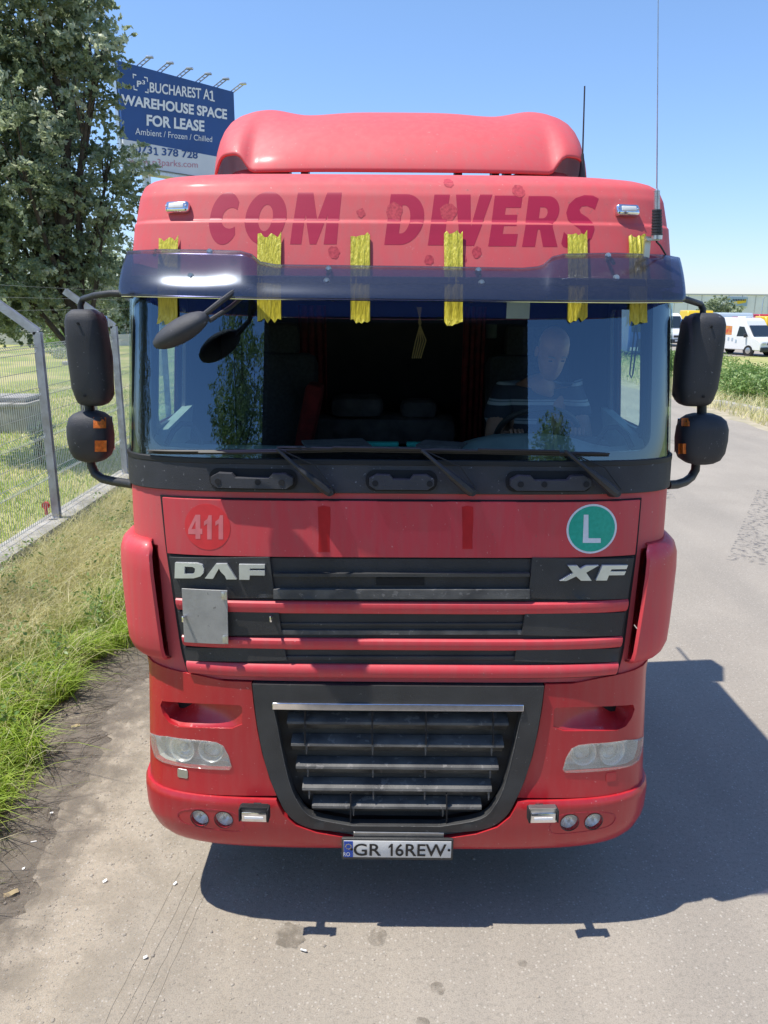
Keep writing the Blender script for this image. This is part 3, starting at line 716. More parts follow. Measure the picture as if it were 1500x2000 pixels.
# ---- corner air deflectors
for sg in (-1, 1):
    b = MB()
    lv = [(1.985, -.004, 0), (1.975, .03, .0), (1.955, .050, .0), (1.92, .062, 0), (1.85, .068, 0), (1.7, .070, 0), (1.58, .070, 0), (1.50, .068, 0), (1.465, .058, 0), (1.445, .045, 0), (1.435, .012, 0)]
    rows = []
    for z, off, _ in lv:
        e = inv(284+(315-284)*(1.95-z)/.5, 1081+(1304-1081)*(1.95-z)/.5, .08)[0]
        se = abs(e) + (.02 if z > 1.96 else 0)
        cols = [se + (LF+.42-se)*(k/22) for k in range(23)]
        row = []
        for k, s in enumerate(cols):
            t = min(1, (k)/3.0); o = off
            if k > 14: o = off*(1-(k-14)/8*.55)
            row.append(S(sg*s, z, o))
        # rounded free edge that turns back toward the cab
        pre = [S(sg*(cols[0]-.004), z, max(off-.014, -.002)), S(sg*(cols[0]+.006), z, max(off-.020, -.003))]
        rows.append([b.bm.verts.new(p) for p in pre[::-1]+row])
    for p, q in zip(rows, rows[1:]):
        for k in range(len(p)-1): b.bm.faces.new((p[k], p[k+1], q[k+1], q[k]) if sg < 0 else (p[k+1], p[k], q[k], q[k+1]))
    d = b.build('corner_deflector', M['red_mid'], T, None, 60)
    md = d.modifiers.new('solid', 'SOLIDIFY'); md.thickness = .004; md.offset = 0
    for z in (1.78, 1.66, 1.55):   # ribs inside the slot
        b = MB(); e = abs(inv(300, 1200, .05)[0]); b.prism([[(0, 0), (.09, 0), (.0, .045)]], lambda u, v, k: S(sg*(e+.01+u), z-.002+.004*k, .01+v), None); b.build('deflector_rib', M['red_mid'], d)
    for z in (1.88, 1.52):
        p = S(sg*(LF+.02), z, .079); q = S(sg*(LF+.02), z, .083); b = MB(); b.cyl(p, q, .008, 8); b.build('screw', M['black'], d)

# ---- lower front: side panels with air scoop and lamp opening
GO = [(495, 1331), (499, 1370), (506, 1420), (516, 1470), (531, 1520), (545, 1552), (560, 1580), (585, 1602), (620, 1613), (690, 1618)]   # outer outline of the grille frame, left half
def side_panel(sg):
    ol = A([(287, 1330), (290, 1318), (312, 1311), (385, 1316), (440, 1328), (492, 1330), (496, 1372), (503, 1420), (513, 1470), (528, 1520), (541, 1551), (400, 1548)])
    zb = ol[-1][1]
    outer = [(-(LF+.30), 1.385), (-(LF+.05), 1.405), (-LF+.02, 1.412)] + ol[3:] + [(-LF+.03, zb-.004), (-(LF+.30), zb)]
    hl = A([(300, 1430), (332, 1436), (364, 1441), (400, 1444), (423, 1447), (437, 1454), (447, 1472), (453, 1494), (448, 1499), (415, 1498), (381, 1495), (340, 1489), (322, 1484), (309, 1475), (303, 1456)])
    sc1 = A([(320, 1367), (345, 1369), (380, 1371), (430, 1373), (470, 1375), (474, 1380), (474, 1412), (455, 1420), (400, 1419), (350, 1417), (333, 1409), (322, 1392), (317, 1376)])
    fx = (lambda l: l) if sg < 0 else mir
    p = drape('side_panel', [fx(outer), fx(hl), fx(sc1)], .012, .020, M['red_low'], T, None, (.06, .04), .006, 45)
    # scoop: deep at the outer end, running out flush towards the grille
    top = A([(317, 1370), (345, 1368), (380, 1370), (430, 1372), (474, 1374)]); bot = A([(322, 1404), (345, 1417), (380, 1419), (430, 1420), (474, 1419)])
    b = MB(); rows = []
    for i in range(17):
        t = i/16; q = t*4; k = min(3, int(q)); fq = q-k
        a = [top[k][j]*(1-fq)+top[k+1][j]*fq for j in (0, 1)]; c = [bot[k][j]*(1-fq)+bot[k+1][j]*fq for j in (0, 1)]
        dp = .15*(1-t)**1.1*(1 if i else .3)
        row = [S(sg*-(a[0]), a[1]+.006, .006)]
        for v in (0, .12, .4, .7, .9, 1):
            dd = dp*(1 if v in (.12, .4) else (.8 if v == 0 else (.75 if v == .7 else (.35 if v == .9 else 0))))
            row.append(S(-sg*(a[0]*(1-v)+c[0]*v), a[1]*(1-v)+c[1]*v, .006-dd))
        row.append(S(-sg*c[0], c[1]-.006, .006))
        rows.append([b.bm.verts.new(x) for x in row])
    for r1, r2 in zip(rows, rows[1:]):
        for k in range(len(r1)-1): b.bm.faces.new((r1[k], r1[k+1], r2[k+1], r2[k]))
    b.bm.faces.new(rows[0])
    b.build('air_scoop', M['red_low'], p, None, 60)
    # headlight
    cx = sum(q[0] for q in hl)/len(hl); cz = sum(q[1] for q in hl)/len(hl)
    big = [(cx+(q[0]-cx)*1.02, cz+(q[1]-cz)*1.04) for q in hl]
    lamp = drape('headlight', fx(big), -.055, .01, M['bowl'], T, None, .06)
    b = MB()
    for l1, l2 in zip(big, big[1:]+big[:1]):
        v = [S(-sg*l1[0], l1[1], .004), S(-sg*l2[0], l2[1], .004), S(-sg*l2[0], l2[1], -.058), S(-sg*l1[0], l1[1], -.058)]; b.add(v, [(0, 1, 2, 3)])
    bmesh.ops.remove_doubles(b.bm, verts=b.bm.verts[:], dist=1e-5); b.build('lamp_housing', M['bowl'], lamp, None, 40)
    for px, rr, kind in ((354, .066, 0), (411, .062, 1)):
        q = inv(px, 1465 if kind == 0 else 1468); mm = frame_at(-sg*q[0], q[1], -.045)
        b = MB(); rings = []
        for r_, d_ in ((1.0, -.035), (.97, -.042), (.92, -.040), (.88, -.022), (.72, -.006), (.45, .004), (.2, .008)):
            rings.append([mm @ Vector((rr*r_*math.cos(a), d_, rr*r_*math.sin(a))) for a in [2*math.pi*k/28 for k in range(28)]])
        b.loft(rings, cap=False); b.bm.faces.new([b.bm.verts.new(v) for v in rings[-1]])
        bowl = b.build('reflector', M['bowl'], lamp, None, 60)
        b = MB(); b.loft([[mm @ Vector((rr*r_*math.cos(a), d_, rr*r_*math.sin(a))) for a in [2*math.pi*k/28 for k in range(28)]] for r_, d_ in ((.66, -.004), (.70, -.016), (.76, -.016), (.80, -.004))], cap=False); b.build('bezel', M['steel' if kind else 'bowl'], lamp, None, 50)
        b = MB(); rb = rr*(.62 if kind else .36); rings = [[mm @ Vector((rb*math.cos(t)*math.cos(a), -.018-rb*.7*math.sin(t), rb*math.cos(t)*math.sin(a))) for a in [2*math.pi*k/20 for k in range(20)]] for t in [0, .3, .6, .9, 1.2, 1.45]]
        b.loft(rings); b.build('projector_lens' if kind else 'bulb', M['lens_clear'] if kind else M['offwhite'], bowl, None, 60)
    b1 = flat([fx(big)], (.03, .03))
    for v in b1.verts:
        z = v.co.y; v.co = S(v.co.x, z, .017)
    me = bpy.data.meshes.new('mesh'); bmesh.ops.recalc_face_normals(b1, faces=b1.faces[:]); b1.to_mesh(me); b1.free()
    ln = link('lens', me, M['lens'], lamp, None, 180); md = ln.modifiers.new('solid', 'SOLIDIFY'); md.thickness = .003
    # little cover square
    q = A([(344, 1504), (367, 1505), (367, 1520), (344, 1519)], .02); q = [(a*(1 if sg < 0 else -1), b_) for a, b_ in q]
    c0 = (sum(a[0] for a in q)/4, sum(a[1] for a in q)/4)
    drape('tow_cover', rrect(c0[0]-.027, c0[1]-.021, c0[0]+.027, c0[1]+.021, .007), .0155, .002, M['plastic_gray' ] if False else (M['steel'] if sg < 0 else M['red_low']), p, 'square grey cover cap' if sg < 0 else 'square red cover cap', bevel=.001)
side_panel(-1); side_panel(1)
# dark structure behind the lower front
drape('front_support', [(-LF+.1, .60), (LF-.1, .60), (LF-.1, 1.44), (-LF+.1, 1.44)], -.085, .02, M['black'], T)
for sg in (-1, 1):
    b = MB(); b.prism([[(LF-.05, .62), (LF+.5, .62), (LF+.5, 1.40), (LF-.05, 1.40)]], lambda u, v, k: S(sg*u, v, -.10-.02*k), None, .1)
    b.build('wheel_arch_liner', M['black'], T)
# ---- lower bumper
LT = [(541, 1556), (556, 1584), (580, 1604), (620, 1618), (690, 1629)]
lt = A(LT); zsm = lt[0][1]
outer = [(-(LF+.34), zsm), (-LF+.03, zsm-.002), (-LF+.25, zsm)] + lt + [(-q[0], q[1]) for q in lt[::-1]] + [(LF-.25, zsm), (LF-.03, zsm-.002), (LF+.34, zsm)]
zl = inv(777, 1657)[1]
def lowz(s): a = abs(s)/LF; return zl + (.012*a*a)
bot_ = [(LF+.34, zl+.02)] + [(LF*k/14, lowz(LF*k/14)) for k in range(14, -15, -1)] + [(-(LF+.34), zl+.02)]
b = MB()
def bmap(u, v, k):
    t = max(0, min(1, (v-zl)/.06)); rt = max(0, min(1, (zsm-v)/.03))
    return S(u, v, .034 - .05*(1-math.sin(t*math.pi/2)) - .010*(1-math.sin(rt*math.pi/2)) - .03*k)
fogs = []
for sg in (-1, 1):
    for px, py in ((390, 1598), (437, 1601)):
        q = inv(px, py, .034); fogs.append((-sg*q[0], q[1]))
b.prism([outer+bot_]+[circle(q[0], q[1], .043, .043, 20) for q in fogs], bmap, None, (.06, .0125))
bumper = b.build('bumper', M['red_low'], T, None, 50)
for sg in (-1, 1):
    fx = (lambda l: l) if sg < 0 else mir
    pil = A([(346, 1590), (355, 1582), (390, 1580), (435, 1583), (462, 1590), (475, 1606), (474, 1620), (462, 1624), (420, 1620), (375, 1612), (354, 1604)], .034)
    pil = smoothloop(pil, 1); cx = sum(p[0] for p in pil)/len(pil); cz = sum(p[1] for p in pil)/len(pil)
    big = [(cx+(p[0]-cx)*1.03, cz+(p[1]-cz)*1.06) for p in pil]
    drape('lamp_panel_gap', [fx(big), fx(pil)], .0352, .001, M['red_mark'], bumper, None, .03)
    for px, py in ((390, 1598), (437, 1601)):
        q = inv(px, py, .034); mm = frame_at(-sg*q[0]*1.0, q[1], .036)
        b = MB(); R_ = .043
        b.loft([[mm @ Vector((R_*r_*math.cos(a), d_, R_*r_*math.sin(a)-.001)) for a in [2*math.pi*k/24 for k in range(24)]] for r_, d_ in ((1.06, .0), (1.0, .0), (.98, .05), (1.06, .05))], cap=False); fl = b.build('fog_lamp', M['gloss_black'], bumper)
        b = MB(); b.loft([[mm @ Vector((R_*.97*r_*math.cos(a), d_, R_*.97*r_*math.sin(a)-.001)) for a in [2*math.pi*k/24 for k in range(24)]] for r_, d_ in ((1.0, .020), (.8, .034), (.5, .045), (.22, .050), (.18, .030), (.02, .026))], cap=False); b.build('reflector', M['bowl'], fl, None, 50)
        b = MB(); b.loft([[mm @ Vector((R_*.97*math.cos(t)*math.cos(a), .020-R_*.25*math.sin(t), R_*.97*math.cos(t)*math.sin(a)-.001)) for a in [2*math.pi*k/20 for k in range(20)]] for t in (0, .35, .7, 1.05, 1.5)], cap=False)
        b.build('lens', M['lens'], fl, None, 70)
for cx, cy, nm in ((497, 1588, 'M'), (1060, 1590, 'M')):
    q = inv(cx, cy, .10); mm = frame_at(q[0], q[1], .10)
    b = MB(); b.box((0, .008, .018), (.128, .034, .026), mm, bev=.004); b.box((0, .010, -.012), (.128, .034, .052), mm, bev=.004)
    for k in range(4): b.box((0, -.008+.009*k, .032), (.120, .004, .006), mm)
    wl = b.build('work_light', M['steel' if cx > 800 else 'plastic_frame'], T, 'chrome LED work light on the bumper' if cx > 800 else 'black LED work light on the bumper')
    b = MB(); b.box((0, -.011, -.012), (.112, .008, .044), mm, bev=.002); b.build('lens', M['chrome'], wl)
    b = MB(); b.box((0, -.016, -.014), (.084, .003, .010), mm); b.build('led_strip', M['white'], wl)
    for sx in (-1, 1):
        b = MB(); b.box((sx*.064, .0, 0), (.007, .05, .06), mm, bev=.002); b.build('end_cap', M['black'], wl)
    b = MB(); b.box((0, .05, 0), (.035, .06, .02), mm); b.build('bracket', M['black'], wl)

# ---- lower grille
def crv(pts, n=4):
    o = []
    for i in range(len(pts)-1):
        p0, p1, p2, p3 = [np.array(pts[min(max(i+k, 0), len(pts)-1)], float) for k in (-1, 0, 1, 2)]
        for k in range(n):
            t = k/n; o.append(tuple(.5*((2*p1)+(-p0+p2)*t+(2*p0-5*p1+4*p2-p3)*t*t+(-p0+3*p1-3*p2+p3)*t**3)))
    return o+[pts[-1]]
frame = GO
inn = [(533, 1367), (543, 1412), (552, 1460), (566, 1520), (583, 1560), (612, 1590), (690, 1606)]
def mirp(l, cx=779.5, dy=5): return [(2*cx-x, y+dy*abs(x-cx)/250*0.0+ (x-cx)*-0.008*2) for x, y in l]
fo = A(crv(GO)); fi = A(crv(inn))
outer = fo + [(-s, z) for s, z in fo[::-1]]; inner_ = fi + [(-s, z) for s, z in fi[::-1]]
lg = drape('lower_grille', [outer, inner_], .026, .05, M['plastic_frame'], T, None, .05, .008, 45)
drape('grille_backing', [(fi[0][0]-.02, fi[0][1]+.01)]+[(s-.01, z) for s, z in fi[1:]]+[(-s+.01, z) for s, z in fi[:0:-1]]+[(-fi[0][0]+.02, fi[0][1]+.01)], -.052, .01, M['plastic_frame'], lg)
# chrome strip and the fine chrome line round the opening
t0 = A([(534, 1366), (534, 1379)]); s0 = t0[0][0]
drape('chrome_strip', [(s0, t0[0][1]), (s0, t0[1][1]), (-s0, t0[1][1]), (-s0, t0[0][1])], .034, .02, M['chrome'], lg, bevel=.003)
b = MB(); pl = fi[1:] + [(-s, z) for s, z in fi[:0:-1]]; pp = []
for (a, c) in zip(pl, pl[1:]):
    for k in range(5): pp.append((a[0]+(c[0]-a[0])*k/5, a[1]+(c[1]-a[1])*k/5))
b.tube([S(s, z, .0262) for s, z in pp], .0014, 6); b.build('inner_edge', M['slat'], lg)
def at_in(z):  # inner half width at height z
    return float(np.interp(z, [q[1] for q in fi[::-1]], [q[0] for q in fi[::-1]]))
for i, py in enumerate((1411, 1454, 1498, 1540, 1575)):
    z = inv(779, py)[1]; s_ = abs(at_in(z)) - .045
    rings = []
    K = 40
    prf = [(-.030, -.04), (-.005, .000), (.004, .006), (.009, .000), (.012, -.016), (.014, -.045)]   # (height, offset)
    prf = [(.022, -.048), (.012, -.006), (.004, .008), (-.006, .010), (-.012, .003), (-.020, -.014), (-.060, -.049)]
    b = MB()
    for k in range(K+1):
        s = -s_+2*s_*k/K; rings.append([S(s, z+h, o) for h, o in prf])
    b.loft(rings); b.build('grille_slat', M['slat'], lg, None, 30)
    z2 = z-.022
    for px in (596, 727, 832, 963) if i < 4 else (685, 871):
        s = inv(px, py)[0]*(1-.015*i); b = MB(); b.prism([[(s-.005, z-.012), (s+.005, z-.012), (s+.002, z-.05), (s-.002, z-.05)]], lambda u, v, k: S(u, v, .004-.04*k), None); b.build('slat_rib', M['slat'], lg)
for px, y0, y1 in ((596, 1380, 1452), (727, 1380, 1452), (832, 1380, 1452), (963, 1382, 1452), (685, 1548, 1606), (872, 1550, 1606)):
    c = A([(px-1.2, y0), (px+1.2, y0), (px+1.2, y1), (px-1.2, y1)]); drape('divider', c, .012, .02, M['black'], lg)
drape('bumper_step', A([(691, 1617), (866, 1619), (866, 1629), (691, 1627)]), .030, .05, M['steel'], T, bevel=.002)
drape('upper_ledge', A([(500, 1326), (1064, 1334), (1064, 1340), (500, 1332)]), -.01, .06, M['plastic'], T)
# number plate
f = lambda px, py: aty(px, py, -.045)
c = [f(667, 1638), f(886, 1640), f(885, 1682), f(667, 1679)]
o = (c[0]+c[1]+c[2]+c[3])/4; W_ = (c[1]-c[0]).length; H_ = (c[0]-c[3]).length
pm = Matrix.Translation(o) @ Matrix.Rotation(math.atan2((c[1]-c[0]).z, W_), 4, 'Y').inverted()
b = MB(); b.box((0, .010, 0), (W_, .018, H_), pm, bev=.006); b.box((0, .03, .01), (W_*.5, .05, H_*.4), pm); hold = b.build('plate_holder', M['plastic_frame'], T)
b = MB(); b.box((.0, -.001, .004), (W_-.02, .003, H_-.026), pm, bev=.001); pla = b.build('number_plate', M['offwhite'], T, 'white registration plate with blue band')
x0 = -W_/2+.011; b = MB(); b.box((x0+.021, -.003, .004), (.042, .0015, H_-.028), pm); b.build('country_band', M['blue_band'], pla)
def pt(u0, u1, v0, v1, y=-.0045): return lambda u, v: pm @ Vector((u0+(u1-u0)*u, y, v0+(v1-v0)*v))
zt, zb = H_/2-.022, -H_/2+.026
wd = W_
u = lambda px: (px-777)/219*wd
text_obj('characters', 'GR', pt(u(691), u(745), zb, zt), M['ink'], pla, .012)
g_ = pt(u(759), u(769), zb, zt)
b = MB(); b.prism([[(.48, 0), (.88, 0), (.88, 1), (.55, 1), (.05, .78), (.05, .62), (.48, .76)]], lambda q, w_, k: g_(q, w_)+Vector((0, .001*k, 0)), None); b.build('characters', M['ink'], pla)
text_obj('characters', '6', pt(u(773), u(789), zb, zt), M['ink'], pla, .012)
text_obj('characters', 'REW', pt(u(793), u(873), zb, zt), M['ink'], pla, .012)
text_obj('country_code', 'RO', pt(u(671), u(684), zb-.002, zb+.020, -.0052), M['white'], pla, .01)
b = MB()
for k in range(12):
    a = math.pi*k/6; b.box((x0+.021+.013*math.cos(a), -.0045, .018+.013*math.sin(a)), (.003, .001, .003), pm)
b.build('band_stars', M['yellow_ink'], pla)
for px in (687, 878):
    b = MB(); b.cyl(pm @ Vector((u(px), -.002, .004)), pm @ Vector((u(px), -.006, .004)), .006, 10); b.build('screw', M['black'], pla)

# ---- mirrors
def shell_loft(b, levels, n=20, e=3.2, cap=True):
    rings = []
    for z, cx, cy, hw, hd in levels:
        r = []
        for k in range(n):
            a = 2*math.pi*(k+.5)/n; cc, ss = math.cos(a), math.sin(a)
            r.append(Vector((cx+hw*math.copysign(abs(cc)**(2/e), cc), cy+hd*math.copysign(abs(ss)**(2/e), ss), z)))
        rings.append(r)
    return b.loft(rings, cap=cap)
def mirror(sg, big, small, topa, bota, patches):
    Y = .52
    # main
    x0, x1, y0, y1 = big; tp = aty((x0+x1)/2, y0, Y); bt = aty((x0+x1)/2, y1, Y); wl = aty(x0, (y0+y1)/2, Y); wr = aty(x1, (y0+y1)/2, Y)
    hw = (wr.x-wl.x)/2*.86; cx = (wr.x+wl.x)/2 - sg*.006; H = tp.z-bt.z
    arm = MB()
    pts = [aty(*p, Y+.02) if len(p) == 2 else aty(p[0], p[1], p[2]) for p in topa]
    arm.tube(pts, [.014]*(len(pts)-1)+[.02], 10, sq=1.0)
    pts2 = [aty(p[0], p[1], p[2]) for p in bota]; arm.tube(pts2, .021, 12)
    arm.cyl(Vector((cx, Y+.02, tp.z-.02)), aty((small[0]+small[1])/2, small[3]-4, Y+.02), .022, 12)
    a = arm.build('mirror_arm', M['plastic'], T)
    b = MB()
    lv = [(0, .55, .45), (.012, .72, .62), (.035, .86, .8), (.08, .93, .93), (.2, .98, 1), (.45, 1, 1), (.7, .99, 1), (.88, .93, .95), (.95, .82, .86), (.985, .62, .66), (1, .45, .45)]
    vz = [bt.z+H*(1-t) if False else bt.z+H*t for t, _, _ in lv]
    rows = shell_loft(b, [(bt.z+H*t, cx - sg*.012*(1-t), Y, hw*(.90 if t < .1 else 1)*k, .085*d) for t, k, d in lv], 28, 3.4)
    h = b.build('mirror_housing', M['plastic_gray'], a, None, 60)
    b = MB(); shell_loft(b, [(bt.z+H*.5, cx, Y, hw*1.004, .0855)]*0 or [(bt.z+H*.04, cx-sg*.011, Y+.045, hw*.72, .038), (bt.z+H*.10, cx-sg*.010, Y+.045, hw*.90, .040), (bt.z+H*.5, cx-sg*.006, Y+.048, hw*1.012, .044), (bt.z+H*.90, cx, Y+.045, hw*.92, .040), (bt.z+H*.965, cx, Y+.045, hw*.74, .038)], 28, 3.4); b.build('housing_rim', M['plastic'], h, None, 60)
    for zz_ in (.12, .86): b = MB(); b.cyl(Vector((cx, Y-.079, bt.z+H*zz_)), Vector((cx, Y-.0865, bt.z+H*zz_)), .006, 8); b.build('screw', M['black'], h)
    b = MB(); b.box((cx, Y+.088, (tp.z+bt.z)/2), (hw*1.7, .006, H*.86), bev=.01); b.build('mirror_glass', M['chrome'], h)
    x0, x1, y0, y1 = small; tp = aty((x0+x1)/2, y0, Y); bt = aty((x0+x1)/2, y1, Y); wl = aty(x0, (y0+y1)/2, Y); wr = aty(x1, (y0+y1)/2, Y)
    hw = (wr.x-wl.x)/2*.93; cx2 = (wr.x+wl.x)/2; H = tp.z-bt.z
    b = MB(); shell_loft(b, [(bt.z+H*t, cx2, Y, hw*k, .095*d) for t, k, d in ((0, .35, .4), (.03, .58, .6), (.10, .80, .82), (.25, .95, .96), (.5, 1, 1), (.72, .98, .98), (.88, .86, .88), (.96, .66, .66), (1, .42, .42))], 28, 3.2)
    h2 = b.build('wide_angle_housing', M['plastic_gray'], a, None, 60)
    b = MB(); b.box((cx2, Y+.094, (tp.z+bt.z)/2), (hw*1.5, .006, H*.7), bev=.01); b.build('mirror_glass', M['chrome'], h2)
    for qx0, qx1, qy0, qy1, yy in patches:
        # sticker following the inner, front corner of the housing
        bb = MB(); n = 5
        F_ = []
        for r_ in range(3):
            rr = []
            for k in range(n+1):
                px = qx0+(qx1-qx0)*k/n; py = qy0+(qy1-qy0)*r_/2
                p = aty(px, py, Y-.09); tz = (p.z-bt.z)/H; kk = float(np.interp(tz, [0, .03, .10, .25, .5, .72, .88, .96, 1], [.35, .58, .80, .95, 1, .98, .86, .66, .42])); kd = float(np.interp(tz, [0, .03, .10, .25, .5, .72, .88, .96, 1], [.4, .6, .82, .96, 1, .98, .88, .66, .42]))
                for _ in range(6):
                    q = min(.985, abs(p.x-cx2)/(hw*kk)); yv = Y-.095*kd*(1-q**3.2)**(1/3.2); p = aty(px, py, yv)
                rr.append(bb.bm.verts.new(p+Vector((0, -.0055, 0))))
            F_.append(rr)
        for p_, q_ in zip(F_, F_[1:]):
            for k in range(n): bb.bm.faces.new((p_[k], p_[k+1], q_[k+1], q_[k]))
        bb.build('orange_patch', M['orange'], h2, None, 60)
mirror(-1, (127, 212, 604, 791), (134, 222, 803, 900), [(160, 620), (157, 596), (162, 584), (185, 577, .45), (215, 573, .40), (258, 574, .38)],
       [(176, 893, .54), (178, 908, .54), (186, 925, .53), (200, 935, .50), (222, 940, .46), (262, 946, .38)], [(183, 208, 815, 836, 0), (186, 209, 860, 882, 0)])
mirror(1, (1325, 1416, 611, 792), (1319, 1419, 808, 905), [(1372, 628), (1373, 604), (1368, 594), (1350, 588, .45), (1330, 582, .42), (1300, 576, .40)],
       [(1360, 896, .54), (1358, 918, .54), (1350, 932, .53), (1338, 941, .48), (1322, 946, .44), (1304, 947, .40)], [(1330, 1346, 816, 832, 0), (1324, 1339, 866, 886, 0)])
# front mirror at the top corner of the windscreen
b = MB()
e0 = aty(313, 668, .02); e1 = aty(395, 622, .02)
L_ = 9; rings = []
ax = (e1-e0).normalized(); up = Vector((0, -.25, 1)).normalized(); up = (up-ax*up.dot(ax)).normalized(); sd = ax.cross(up)
for k in range(L_+1):
    t = k/L_; q = math.sin(math.pi*min(1, max(0, t*.94+.03)))**.45; p = e0.lerp(e1, t*1.24-.12)
    rings.append([p + up*(.047*q*math.sin(a)) + sd*(.075*q*math.cos(a)) for a in [2*math.pi*j/16 for j in range(16)]])
b.loft(rings); fm = b.build('front_mirror', M['plastic_gray'], T, None, 60)
b = MB(); b.tube([e1+Vector((-.01, 0, .0)), aty(430, 590, .03), aty(462, 566, .10), aty(470, 556, .30)], .011, 8); b.tube([e1+Vector((.02, .03, -.01)), aty(450, 600, .10), aty(490, 566, .30)], .009, 8); b.build('mirror_stay', M['plastic'], fm)

# ---- roof spoiler
b = MB(); rows = []
def sp_pt(u, v):
    """u -1..1 over the front, |u|>1 goes round the side; v 0 lip .. 1 top"""
    W = .94 - .06*v**3; au = min(abs(u), 1.0); sg = 1 if u >= 0 else -1
    tau = au*math.pi/2; x = W*math.sin(tau)**(2/3.6) if au > 0 else 0; bk = .42*(1-math.cos(tau)**(2/3.6))
    lobe = math.exp(-((x/W-.80)/.17)**2)
    y = .86 + .60*v**1.25 + bk - .03*math.sin(math.pi*v)*(1-lobe) - .0*lobe
    z = 3.612 + .375*(1-(1-v)**1.45) + .028*lobe*v - .03*v*max(0, 1-abs(x/W)/.9)**.5*0
    z -= .018*math.exp(-((x/W-.55)/.2)**2)*v
    # arched cut at the lip near the corners
    arch = math.exp(-((x/W-.88)/.085)**4) if abs(u) <= 1.12 else 0
    z += (1-v)**2*(.085*arch)
    if abs(u) > 1: y += (abs(u)-1)*1.1; z -= (1-v)*.05*min(1, (abs(u)-1)*3); 
    if abs(u) > .97 and v < .5: z -= (1-v)**2*.0
    return Vector((x*sg, y, z))
us = [-2.0, -1.6, -1.3, -1.15, -1.05] + [-(1-(1-k/34)**1.0) for k in range(34, 0, -1)] + [k/34 for k in range(35)] + [1.05, 1.15, 1.3, 1.6, 2.0]
vs = [0, .03, .08, .15, .25, .38, .52, .66, .78, .88, .95, 1.0]
for v in vs: rows.append([b.bm.verts.new(sp_pt(u_, v)) for u_ in us])
for r1, r2 in zip(rows, rows[1:]):
    for k in range(len(us)-1): b.bm.faces.new((r1[k], r1[k+1], r2[k+1], r2[k]))
# top runs back and down behind the crest
back = []
for d, dz in ((.12, .012), (.35, .02), (.7, .03)):
    back.append([b.bm.verts.new(sp_pt(u_, 1)+Vector((0, d*max(0, 1-max(0, abs(u_)-1)), dz))) for u_ in us])
prev = rows[-1]
for r2 in back:
    for k in range(len(us)-1): b.bm.faces.new((prev[k], prev[k+1], r2[k+1], r2[k]))
    prev = r2
spo = b.build('roof_spoiler', M['red_up'], T, None, 60)
md = spo.modifiers.new('solid', 'SOLIDIFY'); md.thickness = .012; md.offset = 1
for sg in (-1, 1):
    b = MB(); shell_loft(b, [(3.55, sg*.70, 1.25, .22, .40), (3.60, sg*.70, 1.27, .205, .37), (3.64, sg*.70, 1.30, .17, .32), (3.665, sg*.70, 1.33, .10, .24)], 28, 2.4); b.build('spoiler_base', M['red_up'], spo, None, 60)
for x in (-.56, -.47, .28, .46, .52):
    b = MB(); b.box((x, 1.0, 3.62), (.035, .10, .10)); b.box((x, 1.12, 3.60), (.06, .3, .03)); b.build('spoiler_bracket', M['plastic'], spo)

# ---- antennas
p0 = aty(1283, 462, .30); b = MB(); p1 = aty(1283, 410, .30); p2 = aty(1283, 368, .30); p3 = aty(1286, -60, .30)
b.tube([p0, p1], [.020, .017], 12)
for k in range(9): q = p0.lerp(p1, k/9+.04); b.cyl(q, q+Vector((0, 0, .008)), .023-.0004*k, 12)
ant = b.build('whip_antenna', M['plastic'], T, 'long whip antenna on the right side of the cab')
b = MB(); b.tube([p1, p2.lerp(p1, .15)], .010, 10)
for k in range(12): q = p1.lerp(p2, k/13); b.cyl(q, q+Vector((0, 0, .004)), .0125, 10)
b.tube([p2.lerp(p1, .15), p2], [.009, .004], 8); b.build('spring', M['steel'], ant)
b = MB(); b.tube([p2, p3, p3+Vector((.01, 0, .5))], [.0028, .0018, .001], 6); b.build('rod', M['steel'], ant)
b = MB(); q = aty(1270, 474, .30); b.box((q.x, .34, q.z-.015), (.024, .02, .085)); b.box((p0.x-.015, .31, p0.z-.012), (.055, .03, .008)); b.cyl(p0+Vector((0, 0, -.012)), p0+Vector((0, 0, .006)), .022, 12); b.build('antenna_bracket', M['steel'], ant)
b = MB(); b.tube([p0+Vector((.0, .0, -.02)), aty(1290, 480, .34), aty(1300, 497, .42)], .004, 6); b.build('cable', M['rubber'], ant)
q0 = Vector((aty(1136, 346, 1.0).x, 1.0, 3.56)); y_ = 1.0
b = MB(); b.tube([q0, aty(1137, 338, y_), aty(1138, 300, y_)], [.028, .016, .006], 10); b.tube([aty(1138, 300, y_), aty(1142, 168, y_)], [.004, .0035], 6)
b.build('roof_antenna', M['plastic'], T, 'short black whip antenna on the roof')

